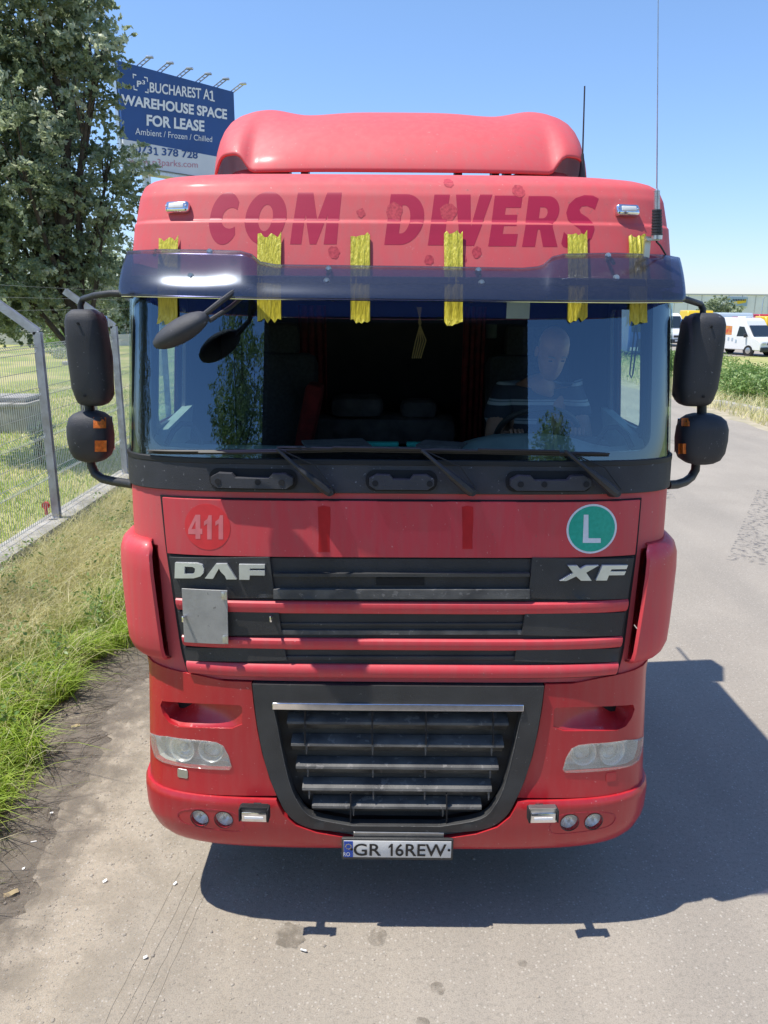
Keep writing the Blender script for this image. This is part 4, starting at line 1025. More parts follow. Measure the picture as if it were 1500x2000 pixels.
# ---- interior
b = MB(); b.box((0, 1.27, 1.93), (2.34, 1.70, .04)); b.box((0, .34, 1.93), (1.9, .20, .04)); b.build('cab_floor', M['interior'], T)
b = MB()
prfd = [(.28, 2.05), (.28, 2.33), (.46, 2.345), (.66, 2.33), (.78, 2.28), (.82, 2.15), (.80, 2.0)]
rings = []
for k in range(25):
    s = -1.12+2.24*k/24; cy = .24*abs(s/1.15)**4; hump = .07*math.exp(-((s-.62)/.30)**4)
    rings.append([Vector((s, y+cy*(.9 if y < .5 else .2), z+(hump if z > 2.2 and y > .4 else 0) - .0)) for y, z in prfd])
b.loft(rings); b.build('dashboard', M['dash'], T, None, 50)
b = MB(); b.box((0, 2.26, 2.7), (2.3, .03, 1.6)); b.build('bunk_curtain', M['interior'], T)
for x0, x1, z0, z1, nm, mt in ((-.62, -.44, 2.0, 3.0, 'side_curtain', 'curtain'), (.42, .56, 2.0, 3.0, 'side_curtain', 'curtain')):
    b = MB(); n = 14; rr = [[Vector((x0+(x1-x0)*k/n, 1.9+.03*math.sin(k*1.7), z)) for k in range(n+1)] for z in (z0, z1)]
    v = [[b.bm.verts.new(p) for p in r_] for r_ in rr]
    for k in range(n): b.bm.faces.new((v[0][k], v[0][k+1], v[1][k+1], v[1][k]))
    o = b.build(nm, M[mt], T, None, 60); md = o.modifiers.new('solid', 'SOLIDIFY'); md.thickness = .01
def seat(x):
    b = MB(); b.box((x, 1.22, 2.02), (.52, .50, .16), bev=.05); s_ = b.build('seat', M['seat'], T)
    b = MB(); b.box((x, 1.52, 2.40), (.50, .15, .66), bev=.06, rot=Matrix.Rotation(R(-10), 4, 'X')); b.build('backrest', M['seat'], s_)
    b = MB(); b.box((x, 1.60, 2.80), (.28, .10, .20), bev=.04); b.build('headrest', M['seat'], s_)
seat(.78); seat(-.72)
M['teal'] = mat('teal_tray_edge', (.03, .42, .34), .6, var=.1); M['bedding'] = mat('pale_bedding', (.13, .11, .11), .9, var=.3, scale=12)
for x0, x1 in ((-.34, .0), (.04, .36), (.50, 1.02)): b = MB(); b.box(((x0+x1)/2, .70, 2.335), (x1-x0, .05, .02), bev=.005); b.build('dashboard_tray', M['teal'], T)
b = MB(); b.box((-.2, 2.0, 2.22), (1.2, .45, .2), bev=.08); b.box((-.25, 1.85, 2.38), (.34, .26, .14), bev=.06); b.box((.15, 1.9, 2.36), (.24, .2, .12), bev=.05); b.build('bunk_bedding', M['bedding'], T)
b = MB(); b.box((.55, 1.95, 2.85), (.18, .06, .09), bev=.01); b.build('reading_lamp', M['dash'], T)
b = MB(); b.box((-.52, 1.40, 2.32), (.10, .22, .50), bev=.03, rot=Matrix.Rotation(R(12), 4, 'Y')); b.build('red_seat_side', M['curtain'], T)
b = MB(); b.box((-.30, .52, 2.365), (.30, .21, .012), rot=Matrix.Rotation(R(14), 4, 'Z')); b.box((.2, .50, 2.365), (.21, .15, .02), rot=Matrix.Rotation(R(-20), 4, 'Z')); b.build('dashboard_papers', M['bedding'], T)
# steering wheel
swc = Vector((.74, .98, 2.34)); rot = Matrix.Rotation(R(-48), 4, 'X'); SW = Matrix.Translation(swc) @ rot
b = MB(); R_ = .215; ring = [[SW @ Vector(((R_+.016*math.cos(t))*math.cos(a), (R_+.016*math.cos(t))*math.sin(a)*1.0, .016*math.sin(t))) for t in [2*math.pi*j/8 for j in range(8)]] for a in [2*math.pi*k/36 for k in range(36)]]
vv = [[b.bm.verts.new(p) for p in r_] for r_ in ring]
for i in range(36):
    for k in range(8): b.bm.faces.new((vv[i][k], vv[i][(k+1) % 8], vv[(i+1) % 36][(k+1) % 8], vv[(i+1) % 36][k]))
b.box((0, 0, -.02), (.15, .13, .05), SW, bev=.02)
for a in (0, math.pi, -math.pi/2): b.box((.12*math.cos(a), .12*math.sin(a), -.01), (.16 if abs(math.sin(a)) < .5 else .04, .04 if abs(math.sin(a)) < .5 else .16, .015), SW, bev=.004)
b.build('steering_wheel', M['plastic'], T)
b = MB(); b.box((.74, .72, 2.30), (.62, .20, .14), bev=.05); b.build('instrument_binnacle', M['plastic_gray'], T)
for sg in (-1, 1):  # grab rails on the pillars inside
    b = MB(); b.tube([Vector((sg*1.10, .50, 2.36)), Vector((sg*1.07, .52, 2.42)), Vector((sg*1.04, .56, 2.45)), Vector((sg*1.00, .60, 2.44)), Vector((sg*.97, .62, 2.38)), Vector((sg*.96, .63, 2.30))], .014, 8); b.build('grab_rail', M['plastic'], T)
    b = MB(); b.prism([[(LF+.02, 2.28), (LF+.55, 2.28), (LF+.64, 2.46), (LF+.10, 2.40), (LF+.02, 2.34)]], lambda u_, v_, k: S(sg*u_, v_, -.05-.05*k), None, .2); b.build('door_trim', M['dash'], T)
q = aty(1012, 606, .36); b = MB(); b.box(q, (.10, .002, .07)); b.build('windscreen_card', M['cork'], T)
b = MB(); b.tube([aty(1242, 636, .42), aty(1246, 660, .42), aty(1241, 690, .42), aty(1236, 730, .42), aty(1233, 738, .42), aty(1230, 730, .42), aty(1233, 700, .42), aty(1240, 640, .42)], .0035, 6)
b.build('hanging_cord', M['rubber'], T)
b = MB()
for k in range(5):
    b.tube([aty(815+k*2, 600, .45), aty(822-k, 630, .45), aty(812+k*5, 665, .45), aty(805+k*4, 700, .45)], .003, 5)
TAS = tag(b.build('hanging_tassel', mat('straw_tassel', (.16, .11, .035), .8)), 'brown braided tassel hanging inside the middle of the windscreen', 'ornament')

# ---- chassis, wheels
b = MB(); b.box((-.4, 3.6, .95), (.09, 5.2, .26)); b.box((.4, 3.6, .95), (.09, 5.2, .26)); b.box((0, 1.4, .62), (1.9, .12, .12)); b.box((0, 5.0, .62), (1.9, .18, .18)); b.box((0, 1.2, 1.1), (.8, 1.4, .7)); b.box((0, 2.0, 1.4), (2.2, 1.9, .1)); b.box((0, 4.6, 1.12), (.9, .9, .12))
b.build('chassis_frame', M['black'], T)
def wheel(x, y, w_=.32):
    b = MB(); sg = 1 if x > 0 else -1; r = .50
    rings = [[Vector((x+dx*w_/2, y+rr*math.cos(a), .50+DZ+rr*math.sin(a))) for a in [2*math.pi*k/32 for k in range(32)]] for dx, rr in ((-1, .29), (-1, .44), (-.85, .485), (-.5, r), (.5, r), (.85, .485), (1, .44), (1, .29))]
    b.loft(rings, cap=False); t = b.build('wheel', M['rubber_tyre'], T, None, 40)
    b = MB(); b.cyl(Vector((x-.1, y, .5+DZ)), Vector((x+.1*sg, y, .5+DZ)), .29, 28, .27); b.cyl(Vector((x, y, .5+DZ)), Vector((x+.16*sg, y, .5+DZ)), .12, 16, .10)
    for k in range(10): a = 2*math.pi*k/10; b.cyl(Vector((x+.08*sg, y+.17*math.cos(a), .5+DZ+.17*math.sin(a))), Vector((x+.13*sg, y+.17*math.cos(a), .5+DZ+.17*math.sin(a))), .014, 6)
    b.build('rim', M['steel'], t)
for x in (-1.03, 1.03): wheel(x, 1.42)
for x in (-.93, .93): wheel(x, 5.0, .62)
for sg in (-1, 1):
    b = MB(); b.box((sg*.98, 3.3, .72), (.46, 1.2, .55), bev=.08); b.build('fuel_tank', M['steel'], T)
    b = MB(); b.prism([[(2.36, 1.0), (2.75, 1.0), (2.75, 3.75), (2.6, 3.85), (2.36, 3.6)]], lambda u_, v_, k: Vector((sg*(1.20-.03*k), u_, v_)), None); b.build('side_fairing', M['red_mid'], T)
# ------------------------------------------------------------------ people
def skin_chain(bm_pts, edges, radii, root=0, sub=2):
    me = bpy.data.meshes.new('mesh'); me.from_pydata([tuple(p) for p in bm_pts], edges, [])
    o = bpy.data.objects.new('tmp', me); COL.objects.link(o)
    md = o.modifiers.new('skin', 'SKIN'); md.use_smooth_shade = True
    for i, r in enumerate(radii):
        v = me.skin_vertices[0].data[i]; v.radius = (r, r) if not isinstance(r, tuple) else r; v.use_root = (i == root)
    s = o.modifiers.new('sub', 'SUBSURF'); s.levels = sub; s.render_levels = sub
    dg = bpy.context.evaluated_depsgraph_get(); dg.update()
    nm = bpy.data.meshes.new_from_object(o.evaluated_get(dg)); bpy.data.objects.remove(o); nm.materials.clear(); return nm
def addmesh(b, me, M_=None, mi=0):
    vs = [b.bm.verts.new(M_ @ v.co if M_ else v.co) for v in me.vertices]
    for p in me.polygons:
        try: b.bm.faces.new([vs[i] for i in p.vertices]).material_index = mi
        except ValueError: pass
hc = aty(1082, 690, .98); sx = hc.x-.02
PV = {'pel': (sx, 1.30, 2.15), 'sp': (sx, 1.32, 2.30), 'ch': (sx, 1.28, 2.45), 'nb': (sx, 1.22, 2.575), 'nk': (hc.x, 1.13, 2.62),
      'ls': (sx+.19, 1.24, 2.53), 'le': (sx+.25, 1.10, 2.30), 'lw': (sx+.15, .92, 2.36), 'rs': (sx-.19, 1.24, 2.53), 're': (sx-.27, 1.10, 2.28), 'rw': (sx-.20, .92, 2.35),
      'lh': (sx+.10, 1.28, 2.14), 'lk': (sx+.14, .95, 2.20), 'lf': (sx+.13, .85, 1.98), 'rh': (sx-.10, 1.28, 2.14), 'rk': (sx-.14, .95, 2.20), 'rf': (sx-.13, .85, 1.98)}
names = list(PV); ix = {n: i for i, n in enumerate(names)}
rad = {'pel': .15, 'sp': .15, 'ch': .155, 'nb': .085, 'nk': .062, 'ls': .075, 'le': .044, 'lw': .028, 'rs': .075, 're': .044, 'rw': .028, 'lh': .085, 'lk': .06, 'lf': .045, 'rh': .085, 'rk': .06, 'rf': .045}
ed = [('pel','sp'),('sp','ch'),('ch','nb'),('nb','nk'),('ch','ls'),('ls','le'),('le','lw'),('ch','rs'),('rs','re'),('re','rw'),('pel','lh'),('lh','lk'),('lk','lf'),('pel','rh'),('rh','rk'),('rk','rf')]
body = skin_chain([Vector(PV[n]) for n in names], [(ix[a], ix[b_]) for a, b_ in ed], [rad[n] for n in names], 0, 2)
b = MB(); addmesh(b, body)
# head: rings from chin to crown, tilted forward
HM = Matrix.Translation(hc+Vector((0, .04, .0))) @ Matrix.Rotation(R(8), 4, 'Z') @ Matrix.Rotation(R(31), 4, 'X')
rings = []
prof_h = [(-.125, .022, .022, -.055), (-.118, .040, .036, -.045), (-.10, .052, .058, -.030), (-.075, .062, .074, -.018), (-.045, .068, .084, -.008), (-.015, .073, .090, 0), (.01, .075, .092, .004), (.04, .0765, .095, .006), (.07, .075, .094, .006), (.095, .067, .085, .006), (.115, .050, .066, .006), (.127, .028, .04, .006), (.131, .008, .012, .006)]
for z, hw, hd, cy in prof_h:
    r_ = []
    for k in range(32):
        a = 2*math.pi*k/32; x = hw*math.sin(a); y = -hd*math.cos(a)+cy
        if abs(a) < .9 or abs(a-2*math.pi) < .9:
            aa = a if a < 3 else a-2*math.pi
            y -= .020*math.exp(-(aa/.16)**2)*math.exp(-((z+.030)/.022)**2) + .010*math.exp(-(aa/.13)**2)*math.exp(-((z+.005)/.025)**2)      # nose
            y -= .007*math.exp(-(aa/.35)**2)*math.exp(-((z+.066)/.010)**2)   # lips
            y += .011*math.exp(-((abs(aa)-.42)/.2)**2)*math.exp(-((z-.008)/.014)**2)   # eye sockets
            y -= .006*math.exp(-((abs(aa)-.40)/.3)**2)*math.exp(-((z-.032)/.010)**2)   # brow
        r_.append(HM @ Vector((x, y, z)))
    rings.append(r_)
# denser rings by interpolation
dense = []
for i in range(len(rings)-1):
    for t in (0, .34, .67): dense.append([p.lerp(q, t) for p, q in zip(rings[i], rings[i+1])])
dense.append(rings[-1]); b.loft(dense)
for sg in (-1, 1):
    ear = [[HM @ Vector((sg*(.072+.012*c_), .012+.020*math.sin(t)*r_, .0+.032*math.cos(t)*r_)) for t in [2*math.pi*j/12 for j in range(12)]] for c_, r_ in ((0, .7), (.6, 1), (1.2, .95), (1.0, .6))]
    b.loft(ear)
# hands on the wheel: palm + fingers + thumb
def hand(b, wrist, fwd, side, up):
    fwd, side, up = [Vector(v).normalized() for v in (fwd, side, up)]
    palm = wrist+fwd*.05
    me = skin_chain([wrist, wrist+fwd*.03, wrist+fwd*.085], [(0, 1), (1, 2)], [.024, (.034, .018), (.036, .015)], 0, 2); addmesh(b, me)
    for i, (o, l) in enumerate(((-.030, .068), (-.010, .078), (.010, .073), (.029, .058))):
        p0 = wrist+fwd*.078+side*o; p1 = p0+fwd*l*.42+up*.010; p2 = p1+fwd*l*.20-up*l*.28; p3 = p2-fwd*l*.08-up*l*.28
        addmesh(b, skin_chain([p0, p1, p2, p3], [(0, 1), (1, 2), (2, 3)], [.0095, .009, .0085, .0075], 0, 1))
    t0 = wrist+fwd*.03-side*.026; t1 = t0+fwd*.028-side*.020-up*.008; t2 = t1+fwd*.026-up*.014
    addmesh(b, skin_chain([t0, t1, t2], [(0, 1), (1, 2)], [.013, .0105, .009], 0, 1))
hand(b, Vector(PV['lw']), (-.15, -.75, .25), (-1, .1, 0), (0, .3, 1))
hand(b, Vector(PV['rw']), (.15, -.75, .25), (1, .1, 0), (0, .3, 1))
driver = b.build('person', M['skin'], None, None, 180)
tag(driver, 'balding person in a striped short-sleeved polo shirt sitting behind the steering wheel and looking down', 'person')
# shirt: torso and short sleeves, slightly larger than the body
sv = {'pel': (sx, 1.30, 2.16), 'sp': (sx, 1.32, 2.30), 'ch': (sx, 1.28, 2.46), 'nb': (sx, 1.235, 2.565), 'ls': (sx+.19, 1.24, 2.53), 'lm': (sx+.235, 1.16, 2.38), 'rs': (sx-.19, 1.24, 2.53), 'rm': (sx-.25, 1.16, 2.36)}
sn = list(sv); si = {n: i for i, n in enumerate(sn)}
sr = {'pel': .165, 'sp': .17, 'ch': .175, 'nb': .088, 'ls': .088, 'lm': .078, 'rs': .088, 'rm': .078}
sm = skin_chain([Vector(sv[n]) for n in sn], [(si[a], si[c_]) for a, c_ in (('pel','sp'),('sp','ch'),('ch','nb'),('ch','ls'),('ls','lm'),('ch','rs'),('rs','rm'))], [sr[n] for n in sn], 0, 2)
b = MB(); addmesh(b, sm); b.build('shirt', M['shirt'], driver, None, 180)
b = MB(); tr_m = skin_chain([Vector(PV[n]) for n in ('pel','lh','lk','lf','rh','rk','rf')], [(0,1),(1,2),(2,3),(0,4),(4,5),(5,6)], [.16,.10,.075,.06,.10,.075,.06], 0, 2); addmesh(b, tr_m); b.build('trousers', M['seat'], driver, None, 180)
b = MB()
hr = []
for z, kx in ((-.03, 1.03), (-.005, 1.04), (.02, 1.04), (.045, 1.03), (.06, 1.0)):
    i = [k for k in range(len(prof_h)) if prof_h[k][0] <= z][-1]; z0, w0, d0, c0 = prof_h[i]; z1, w1, d1, c1 = prof_h[i+1]; t = (z-z0)/(z1-z0)
    w_, d_, c_ = w0+(w1-w0)*t, d0+(d1-d0)*t, c0+(c1-c0)*t
    hr.append([b.bm.verts.new(HM @ Vector((w_*kx*math.sin(a), -d_*kx*math.cos(a)+c_, z))) for a in [math.pi*.52+math.pi*.96*k/20 for k in range(21)]])
for r1, r2 in zip(hr, hr[1:]):
    for k in range(20): b.bm.faces.new((r1[k], r1[k+1], r2[k+1], r2[k]))
o = b.build('hair', M['hair'], driver, None, 180); md = o.modifiers.new('solid', 'SOLIDIFY'); md.thickness = .004
b = MB()
for sg in (-1, 1):
    b.tube([HM @ Vector((sg*.018, -.094, .030)), HM @ Vector((sg*.034, -.091, .034)), HM @ Vector((sg*.050, -.080, .029))], .0035, 6)
b.build('eyebrows', M['hair'], driver)
b = MB(); b.tube([HM @ Vector((-.022, -.084, -.066)), HM @ Vector((0, -.096, -.0655)), HM @ Vector((.022, -.084, -.066))], .0022, 5); b.build('mouth', mat('lip', (.25, .08, .06), .6), driver)
b = MB()
for sg in (-1, 1):
    c = HM @ Vector((sg*.033, -.078, .006)); rr = .011
    b.loft([[c + HM.to_3x3() @ Vector((rr*math.cos(t)*math.cos(a), -rr*.8*math.sin(t), rr*.22*math.cos(t)*math.sin(a)-.002)) for a in [2*math.pi*k/12 for k in range(12)]] for t in (0, .4, .8, 1.2, 1.5)])
b.build('eyes', M['ink'], driver)

T.location.z = -DZ; driver.location.z = -DZ; TAS.location.z = -DZ
CAM = Vector((CAM.x, CAM.y, 3.0-DZ))     # from here on: world frame
# ------------------------------------------------------------------ trailer behind the photographer (mirrored in the windscreen)
tr = thing('box_trailer', 'dark open rear of a box trailer seen only as a black reflection in the windscreen', 'trailer', (0, -3.5, 0))
def tb(name, c, d, mt, bev=0): b = MB(); b.box(c, d, bev=bev); return b.build(name, mt, tr)
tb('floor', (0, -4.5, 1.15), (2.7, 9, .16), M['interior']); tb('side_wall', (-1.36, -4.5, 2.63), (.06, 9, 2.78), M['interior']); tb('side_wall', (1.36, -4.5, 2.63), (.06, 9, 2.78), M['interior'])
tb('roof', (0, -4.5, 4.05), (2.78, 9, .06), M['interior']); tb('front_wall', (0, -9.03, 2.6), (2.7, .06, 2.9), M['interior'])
tb('rear_bumper', (0, -.05, .55), (2.3, .1, .12), M['steel'])
for x in (-.6, .6): tb('light_board', (x, -.06, .85), (.4, .05, .12), M['plastic'])
for x in (-.95, .95):
    for y in (-2.2, -3.5):
        b = MB(); b.cyl(Vector((x-.17, y, .5)), Vector((x+.17, y, .5)), .5, 28); b.build('wheel', M['rubber_tyre'], tr)
# ------------------------------------------------------------------ ground
def sheet(name, poly, z, mt, kind='structure', grid=None):
    b = flat([poly], grid)
    for v in b.verts: v.co.z = z
    me = bpy.data.meshes.new('mesh'); b.to_mesh(me); b.free(); o = link(name, me, mt, None, None, None); o['kind'] = kind; return o
def m_meadow():
    m, p = newmat('meadow_ground'); v = vmap(m, (1, 1, 1)); a = noise(m, v, .32, 6, .6, .6); b_ = noise(m, v, 3.0, 6, .65); c_ = noise(m, v, 26, 4, .7)
    c = ramp(m, a, [(.36, (.17, .25, .03)), (.46, (.30, .36, .06)), (.56, (.60, .50, .22)), (.75, (.66, .54, .28))])
    c = mix(m, .38, c, ramp(m, b_, [(.3, (.08, .14, .015)), (.7, (.42, .40, .14))])); c = mix(m, .35, c, ramp(m, c_, [(.35, (.05, .07, .01)), (.65, (.45, .44, .18))]))
    L(m, c, p.inputs['Base Color']); p.inputs['Roughness'].default_value = .95; return m
def m_asphalt():
    m, p = newmat('worn_asphalt'); v = vmap(m, (1, 1, 1)); a = noise(m, v, .7, 6, .6); f = noise(m, v, 160, 3, .7); g = noise(m, v, 45, 4, .7)
    c = ramp(m, a, [(.3, (.31, .275, .228)), (.7, (.39, .345, .285))])
    # sandier towards the verge (left side of the road)
    tc = N(m, 'ShaderNodeTexCoord'); sx_ = N(m, 'ShaderNodeSeparateXYZ'); L(m, tc.outputs['Object'], sx_.inputs[0])
    ad = N(m, 'ShaderNodeMath', operation='MULTIPLY_ADD', i_1=.55); L(m, a, ad.inputs[0]); L(m, sx_.outputs[0], ad.inputs[2])
    sand = ramp(m, ad.outputs[0], [(0, 1.0), (1, 0.0)])
    mr = N(m, 'ShaderNodeMapRange'); mr.inputs[1].default_value = -1.5; mr.inputs[2].default_value = .6; mr.inputs[3].default_value = 1; mr.inputs[4].default_value = 0; L(m, ad.outputs[0], mr.inputs[0])
    c = mix(m, mr.outputs[0], c, (.40, .34, .255))
    vt = vmap(m, (1, .10, 1)); c = mix(m, ramp(m, noise(m, vt, 1.6, 4, .5), [(.35, .45), (.6, 0.0)]), c, (.26, .235, .20))
    c = mix(m, ramp(m, f, [(.30, .55), (.50, 0.0)]), c, (.09, .085, .08)); c = mix(m, ramp(m, g, [(.35, .35), (.5, 0.0)]), c, (.15, .14, .12))
    vo = N(m, 'ShaderNodeTexVoronoi'); vo.inputs['Scale'].default_value = 58; L(m, v, vo.inputs['Vector'])
    vm = N(m, 'ShaderNodeSeparateColor'); L(m, vo.outputs['Color'], vm.inputs[0])
    d1 = ramp(m, vo.outputs['Distance'], [(.20, 1.0), (.36, 0.0)]); s1 = ramp(m, vm.outputs[0], [(.72, 0.0), (.80, 1.0)])
    mu = N(m, 'ShaderNodeMath', operation='MULTIPLY'); L(m, d1, mu.inputs[0]); L(m, s1, mu.inputs[1]); mu2 = N(m, 'ShaderNodeMath', operation='MULTIPLY', i_1=.65); L(m, mu.outputs[0], mu2.inputs[0])
    c = mix(m, mu2.outputs[0], c, (.50, .46, .40))
    vo2 = N(m, 'ShaderNodeTexVoronoi'); vo2.inputs['Scale'].default_value = 150; L(m, v, vo2.inputs['Vector'])
    c = mix(m, ramp(m, vo2.outputs['Distance'], [(.1, .35), (.3, 0.0)]), c, (.42, .38, .32))
    L(m, c, p.inputs['Base Color']); p.inputs['Roughness'].default_value = .85; p.inputs['Specular IOR Level'].default_value = .3
    bn = N(m, 'ShaderNodeBump'); bn.inputs['Strength'].default_value = .55; bn.inputs['Distance'].default_value = .006
    ah = N(m, 'ShaderNodeMath', operation='ADD'); L(m, f, ah.inputs[0]); L(m, g, ah.inputs[1]); L(m, ah.outputs[0], bn.inputs['Height']); L(m, bn.outputs[0], p.inputs['Normal'])
    return m
def m_stain(name, col, sc1=6, thr=(.48, .56), a=.8, xf=None):
    m, p = newmat(name); out = m.node_tree.nodes['Material Output']; v = vmap(m, (1, 1, 1)); t = N(m, 'ShaderNodeBsdfTransparent'); mx = N(m, 'ShaderNodeMixShader')
    al = ramp(m, noise(m, v, sc1, 6, .65), [(thr[0], 0.0), (thr[1], a)])
    if xf:   # the deposit thins out across the road
        tc = N(m, 'ShaderNodeTexCoord'); sx_ = N(m, 'ShaderNodeSeparateXYZ'); L(m, tc.outputs['Object'], sx_.inputs[0]); wob = N(m, 'ShaderNodeMath', operation='MULTIPLY_ADD', i_1=.5); L(m, noise(m, v, 2.2, 5, .6), wob.inputs[0]); L(m, sx_.outputs[0], wob.inputs[2])
        mr = N(m, 'ShaderNodeMapRange'); mr.inputs[1].default_value = xf[0]; mr.inputs[2].default_value = xf[1]; mr.inputs[3].default_value = 1; mr.inputs[4].default_value = 0; L(m, wob.outputs[0], mr.inputs[0])
        mu = N(m, 'ShaderNodeMath', operation='MULTIPLY'); L(m, al, mu.inputs[0]); L(m, mr.outputs[0], mu.inputs[1]); al = mu.outputs[0]
    L(m, al, mx.inputs[0]); L(m, t.outputs[0], mx.inputs[1]); L(m, p.outputs[0], mx.inputs[2]); L(m, mx.outputs[0], out.inputs[0])
    p.inputs['Base Color'].default_value = (*col, 1); p.inputs['Roughness'].default_value = .7; return m
def m_dirt():
    m, p = newmat('damp_verge_soil'); v = vmap(m, (1, 1, 1)); a = noise(m, v, 3.5, 7, .65, .5); f = noise(m, v, 55, 5, .7)
    c = ramp(m, a, [(.32, (.12, .098, .074)), (.52, (.18, .150, .116)), (.72, (.27, .23, .18))]); c = mix(m, ramp(m, f, [(.3, .6), (.55, 0.0)]), c, (.04, .033, .026)); c = mix(m, ramp(m, f, [(.62, 0.0), (.72, .6)]), c, (.30, .26, .2))
    L(m, c, p.inputs['Base Color']); p.inputs['Roughness'].default_value = .9
    bn = N(m, 'ShaderNodeBump'); bn.inputs['Strength'].default_value = .9; bn.inputs['Distance'].default_value = .03; L(m, mix(m, .4, a, f), bn.inputs['Height']); L(m, bn.outputs[0], p.inputs['Normal']); return m
M['meadow'] = m_meadow(); M['asphalt'] = m_asphalt(); M['dirt'] = m_dirt()
M['concrete'] = mat('old_concrete', (.42, .40, .36), .9, col2=(.27, .255, .23), scale=5, bump=.5, bscale=60)
M['sandy'] = mat('sandy_shoulder', (.44, .38, .28), .95, col2=(.30, .27, .17), scale=2, bump=.4, bscale=40)
M['thatch'] = mat('straw_thatch', (.50, .42, .20), .95, col2=(.16, .19, .05), scale=9, bump=.6, bscale=50)
gm = sheet('ground', [(-400, -60), (400, -60), (400, 700), (-400, 700)], -.012, M['meadow'])
def edge(x, amp, fr, ph, ys): return [(x + amp*math.sin(y*fr+ph)+amp*.6*math.sin(y*fr*2.7+ph*2)+random.uniform(-.03, .03), y) for y in ys]
ys = [(-6+.04*k) if k < 400 else (10+(k-400)*1.2) for k in range(440)]
L_ = edge(-1.95, .06, 1.7, .9, ys)
# the verge soil bulges over the road near the front left, as in the photo
_w = 0; L2 = []
for x, y in L_:
    _w = .8*_w + random.uniform(-.016, .016); L2.append((x+_w+.03*math.sin(y*5.3)+.02*math.sin(y*13), y))
L_ = L2
roadL = L_; roadR = [(9.2+.12*math.sin(y*.9)+.1*math.sin(y*2.3), y) for y in [-6+1.0*k for k in range(60)]]
ye = roadR[-1][1]
road = sheet('road', roadL + [(-1.9, 60), (9.2, 60)] + roadR[::-1], 0.0, M['asphalt'])
sheet('thatch', [(-4.2, -6), (-2.55, -6), (-2.45, 20), (-4.2, 20)], .03, M['thatch']); sheet('soil', [(-4.6, -6), (-1.4, -6), (-1.4, 60), (-4.6, 60)], -.006, M['dirt'])
sheet('shoulder', [(8.9, -6), (11.0, -6), (11.2, 45), (8.9, 45)], -.004, M['sandy'])
sheet('far_road', [(9.0, 46), (200, 46), (200, 66), (-60, 66), (-60, 60), (9.0, 60)], .002, M['asphalt'])
# tyre stains and damp patches
M['stain'] = m_stain('wet_tyre_marks', (.14, .135, .135), 13, (.50, .66), .6); M['oil'] = m_stain('oil_patch', (.17, .145, .11), 9, (.40, .60), .5)
sheet('wet_marks', [(4.1, 8.6), (4.5, 8.6), (5.6, 14.2), (5.0, 14.4)], .004, M['stain'], 'structure'); sheet('wet_marks', [(4.0, 5.6), (4.4, 5.4), (6.6, 9.0), (6.1, 9.3)], .004, M['stain'])
sheet('wet_marks', [(6.4, 13), (6.7, 13), (5.8, 18.2), (5.4, 18)], .004, M['stain'])
M['spill'] = m_stain('soil_spill', (.17, .142, .11), 7, (.34, .60), .85, (-1.80, -1.35)); M['dust'] = m_stain('pale_dust', (.36, .31, .235), 3.5, (.44, .68), .55, (-1.3, -.2))
sheet('soil_spill', [(-2.25, -1.2), (-1.2, -1.2), (-1.2, 9), (-2.25, 9)], .0075, M['spill']); sheet('pale_dust', [(-2.2, -1.2), (.2, -1.2), (.2, 6), (-2.2, 6)], .0055, M['dust'])
for px, py, r in ((566, 1828, .075), (855, 1932, .035), (850, 1664, .06), (735, 1830, .05), (825, 1998, .03), (1020, 1882, .02), (995, 1812, .015)):
    c = atz(px, py, 0); sheet('oil_spot', [(c.x+r*math.cos(a)*random.uniform(.8, 1.2), c.y+r*math.sin(a)*random.uniform(.8, 1.2)) for a in [2*math.pi*k/18 for k in range(18)]], .004, M['oil'])
# cracks and the drag lines by the left wheel track
b = MB()
for x0, x1 in ((-1.16, -1.05), (-1.10, -.99), (-1.05, -.95), (-1.22, -1.13)):
    pts = [Vector((x0+(x1-x0)*k/14+random.uniform(-.004, .004), -.62+.95*k/14, .0035)) for k in range(15)]
    b.tube(pts, .0010, 4, sq=.3)
o = b.build('road_cracks', mat('crack', (.33, .285, .22), .95)); o['kind'] = 'structure'
# loose gravel and litter
def stones(n, xf, sizes, mt, name):
    V = []; F = []; base = np.array([(-1,-1,-.6),(1,-1,-.6),(1,1,-.6),(-1,1,-.6),(-.6,-.6,.6),(.6,-.7,.7),(.7,.6,.5),(-.6,.7,.6)]); bf = np.array([(0,3,2,1),(4,5,6,7),(0,1,5,4),(1,2,6,5),(2,3,7,6),(3,0,4,7)])
    for i in range(n):
        x, y = xf(); s = random.uniform(*sizes)*(1 if random.random() < .9 else 1.8); a = random.uniform(0, 6.3); q = base*(1+rng.uniform(-.25, .25, (8, 3)))*s*np.array([1, random.uniform(.6, 1), .6])
        ca, sa = math.cos(a), math.sin(a); q = np.stack([q[:, 0]*ca-q[:, 1]*sa+x, q[:, 0]*sa+q[:, 1]*ca+y, q[:, 2]+s*.15], 1); V.append(q); F.append(bf+8*i)
    me = npmesh(np.concatenate(V), np.concatenate(F)); o = link(name, me, mt, None, None, None); o['kind'] = 'stuff'; return o
M['stone'] = mat('pebble', (.46, .41, .33), .9, col2=(.22, .19, .16), scale=14)
stones(4200, lambda: (min(1.8, -2.15+abs(random.gauss(0, .95))), random.uniform(-1.0, 3.2)), (.0018, .0058), M['stone'], 'gravel')
M['litter'] = mat('paper_litter', (.75, .74, .70), .8); M['leafdry'] = mat('dead_leaf', (.32, .25, .14), .9)
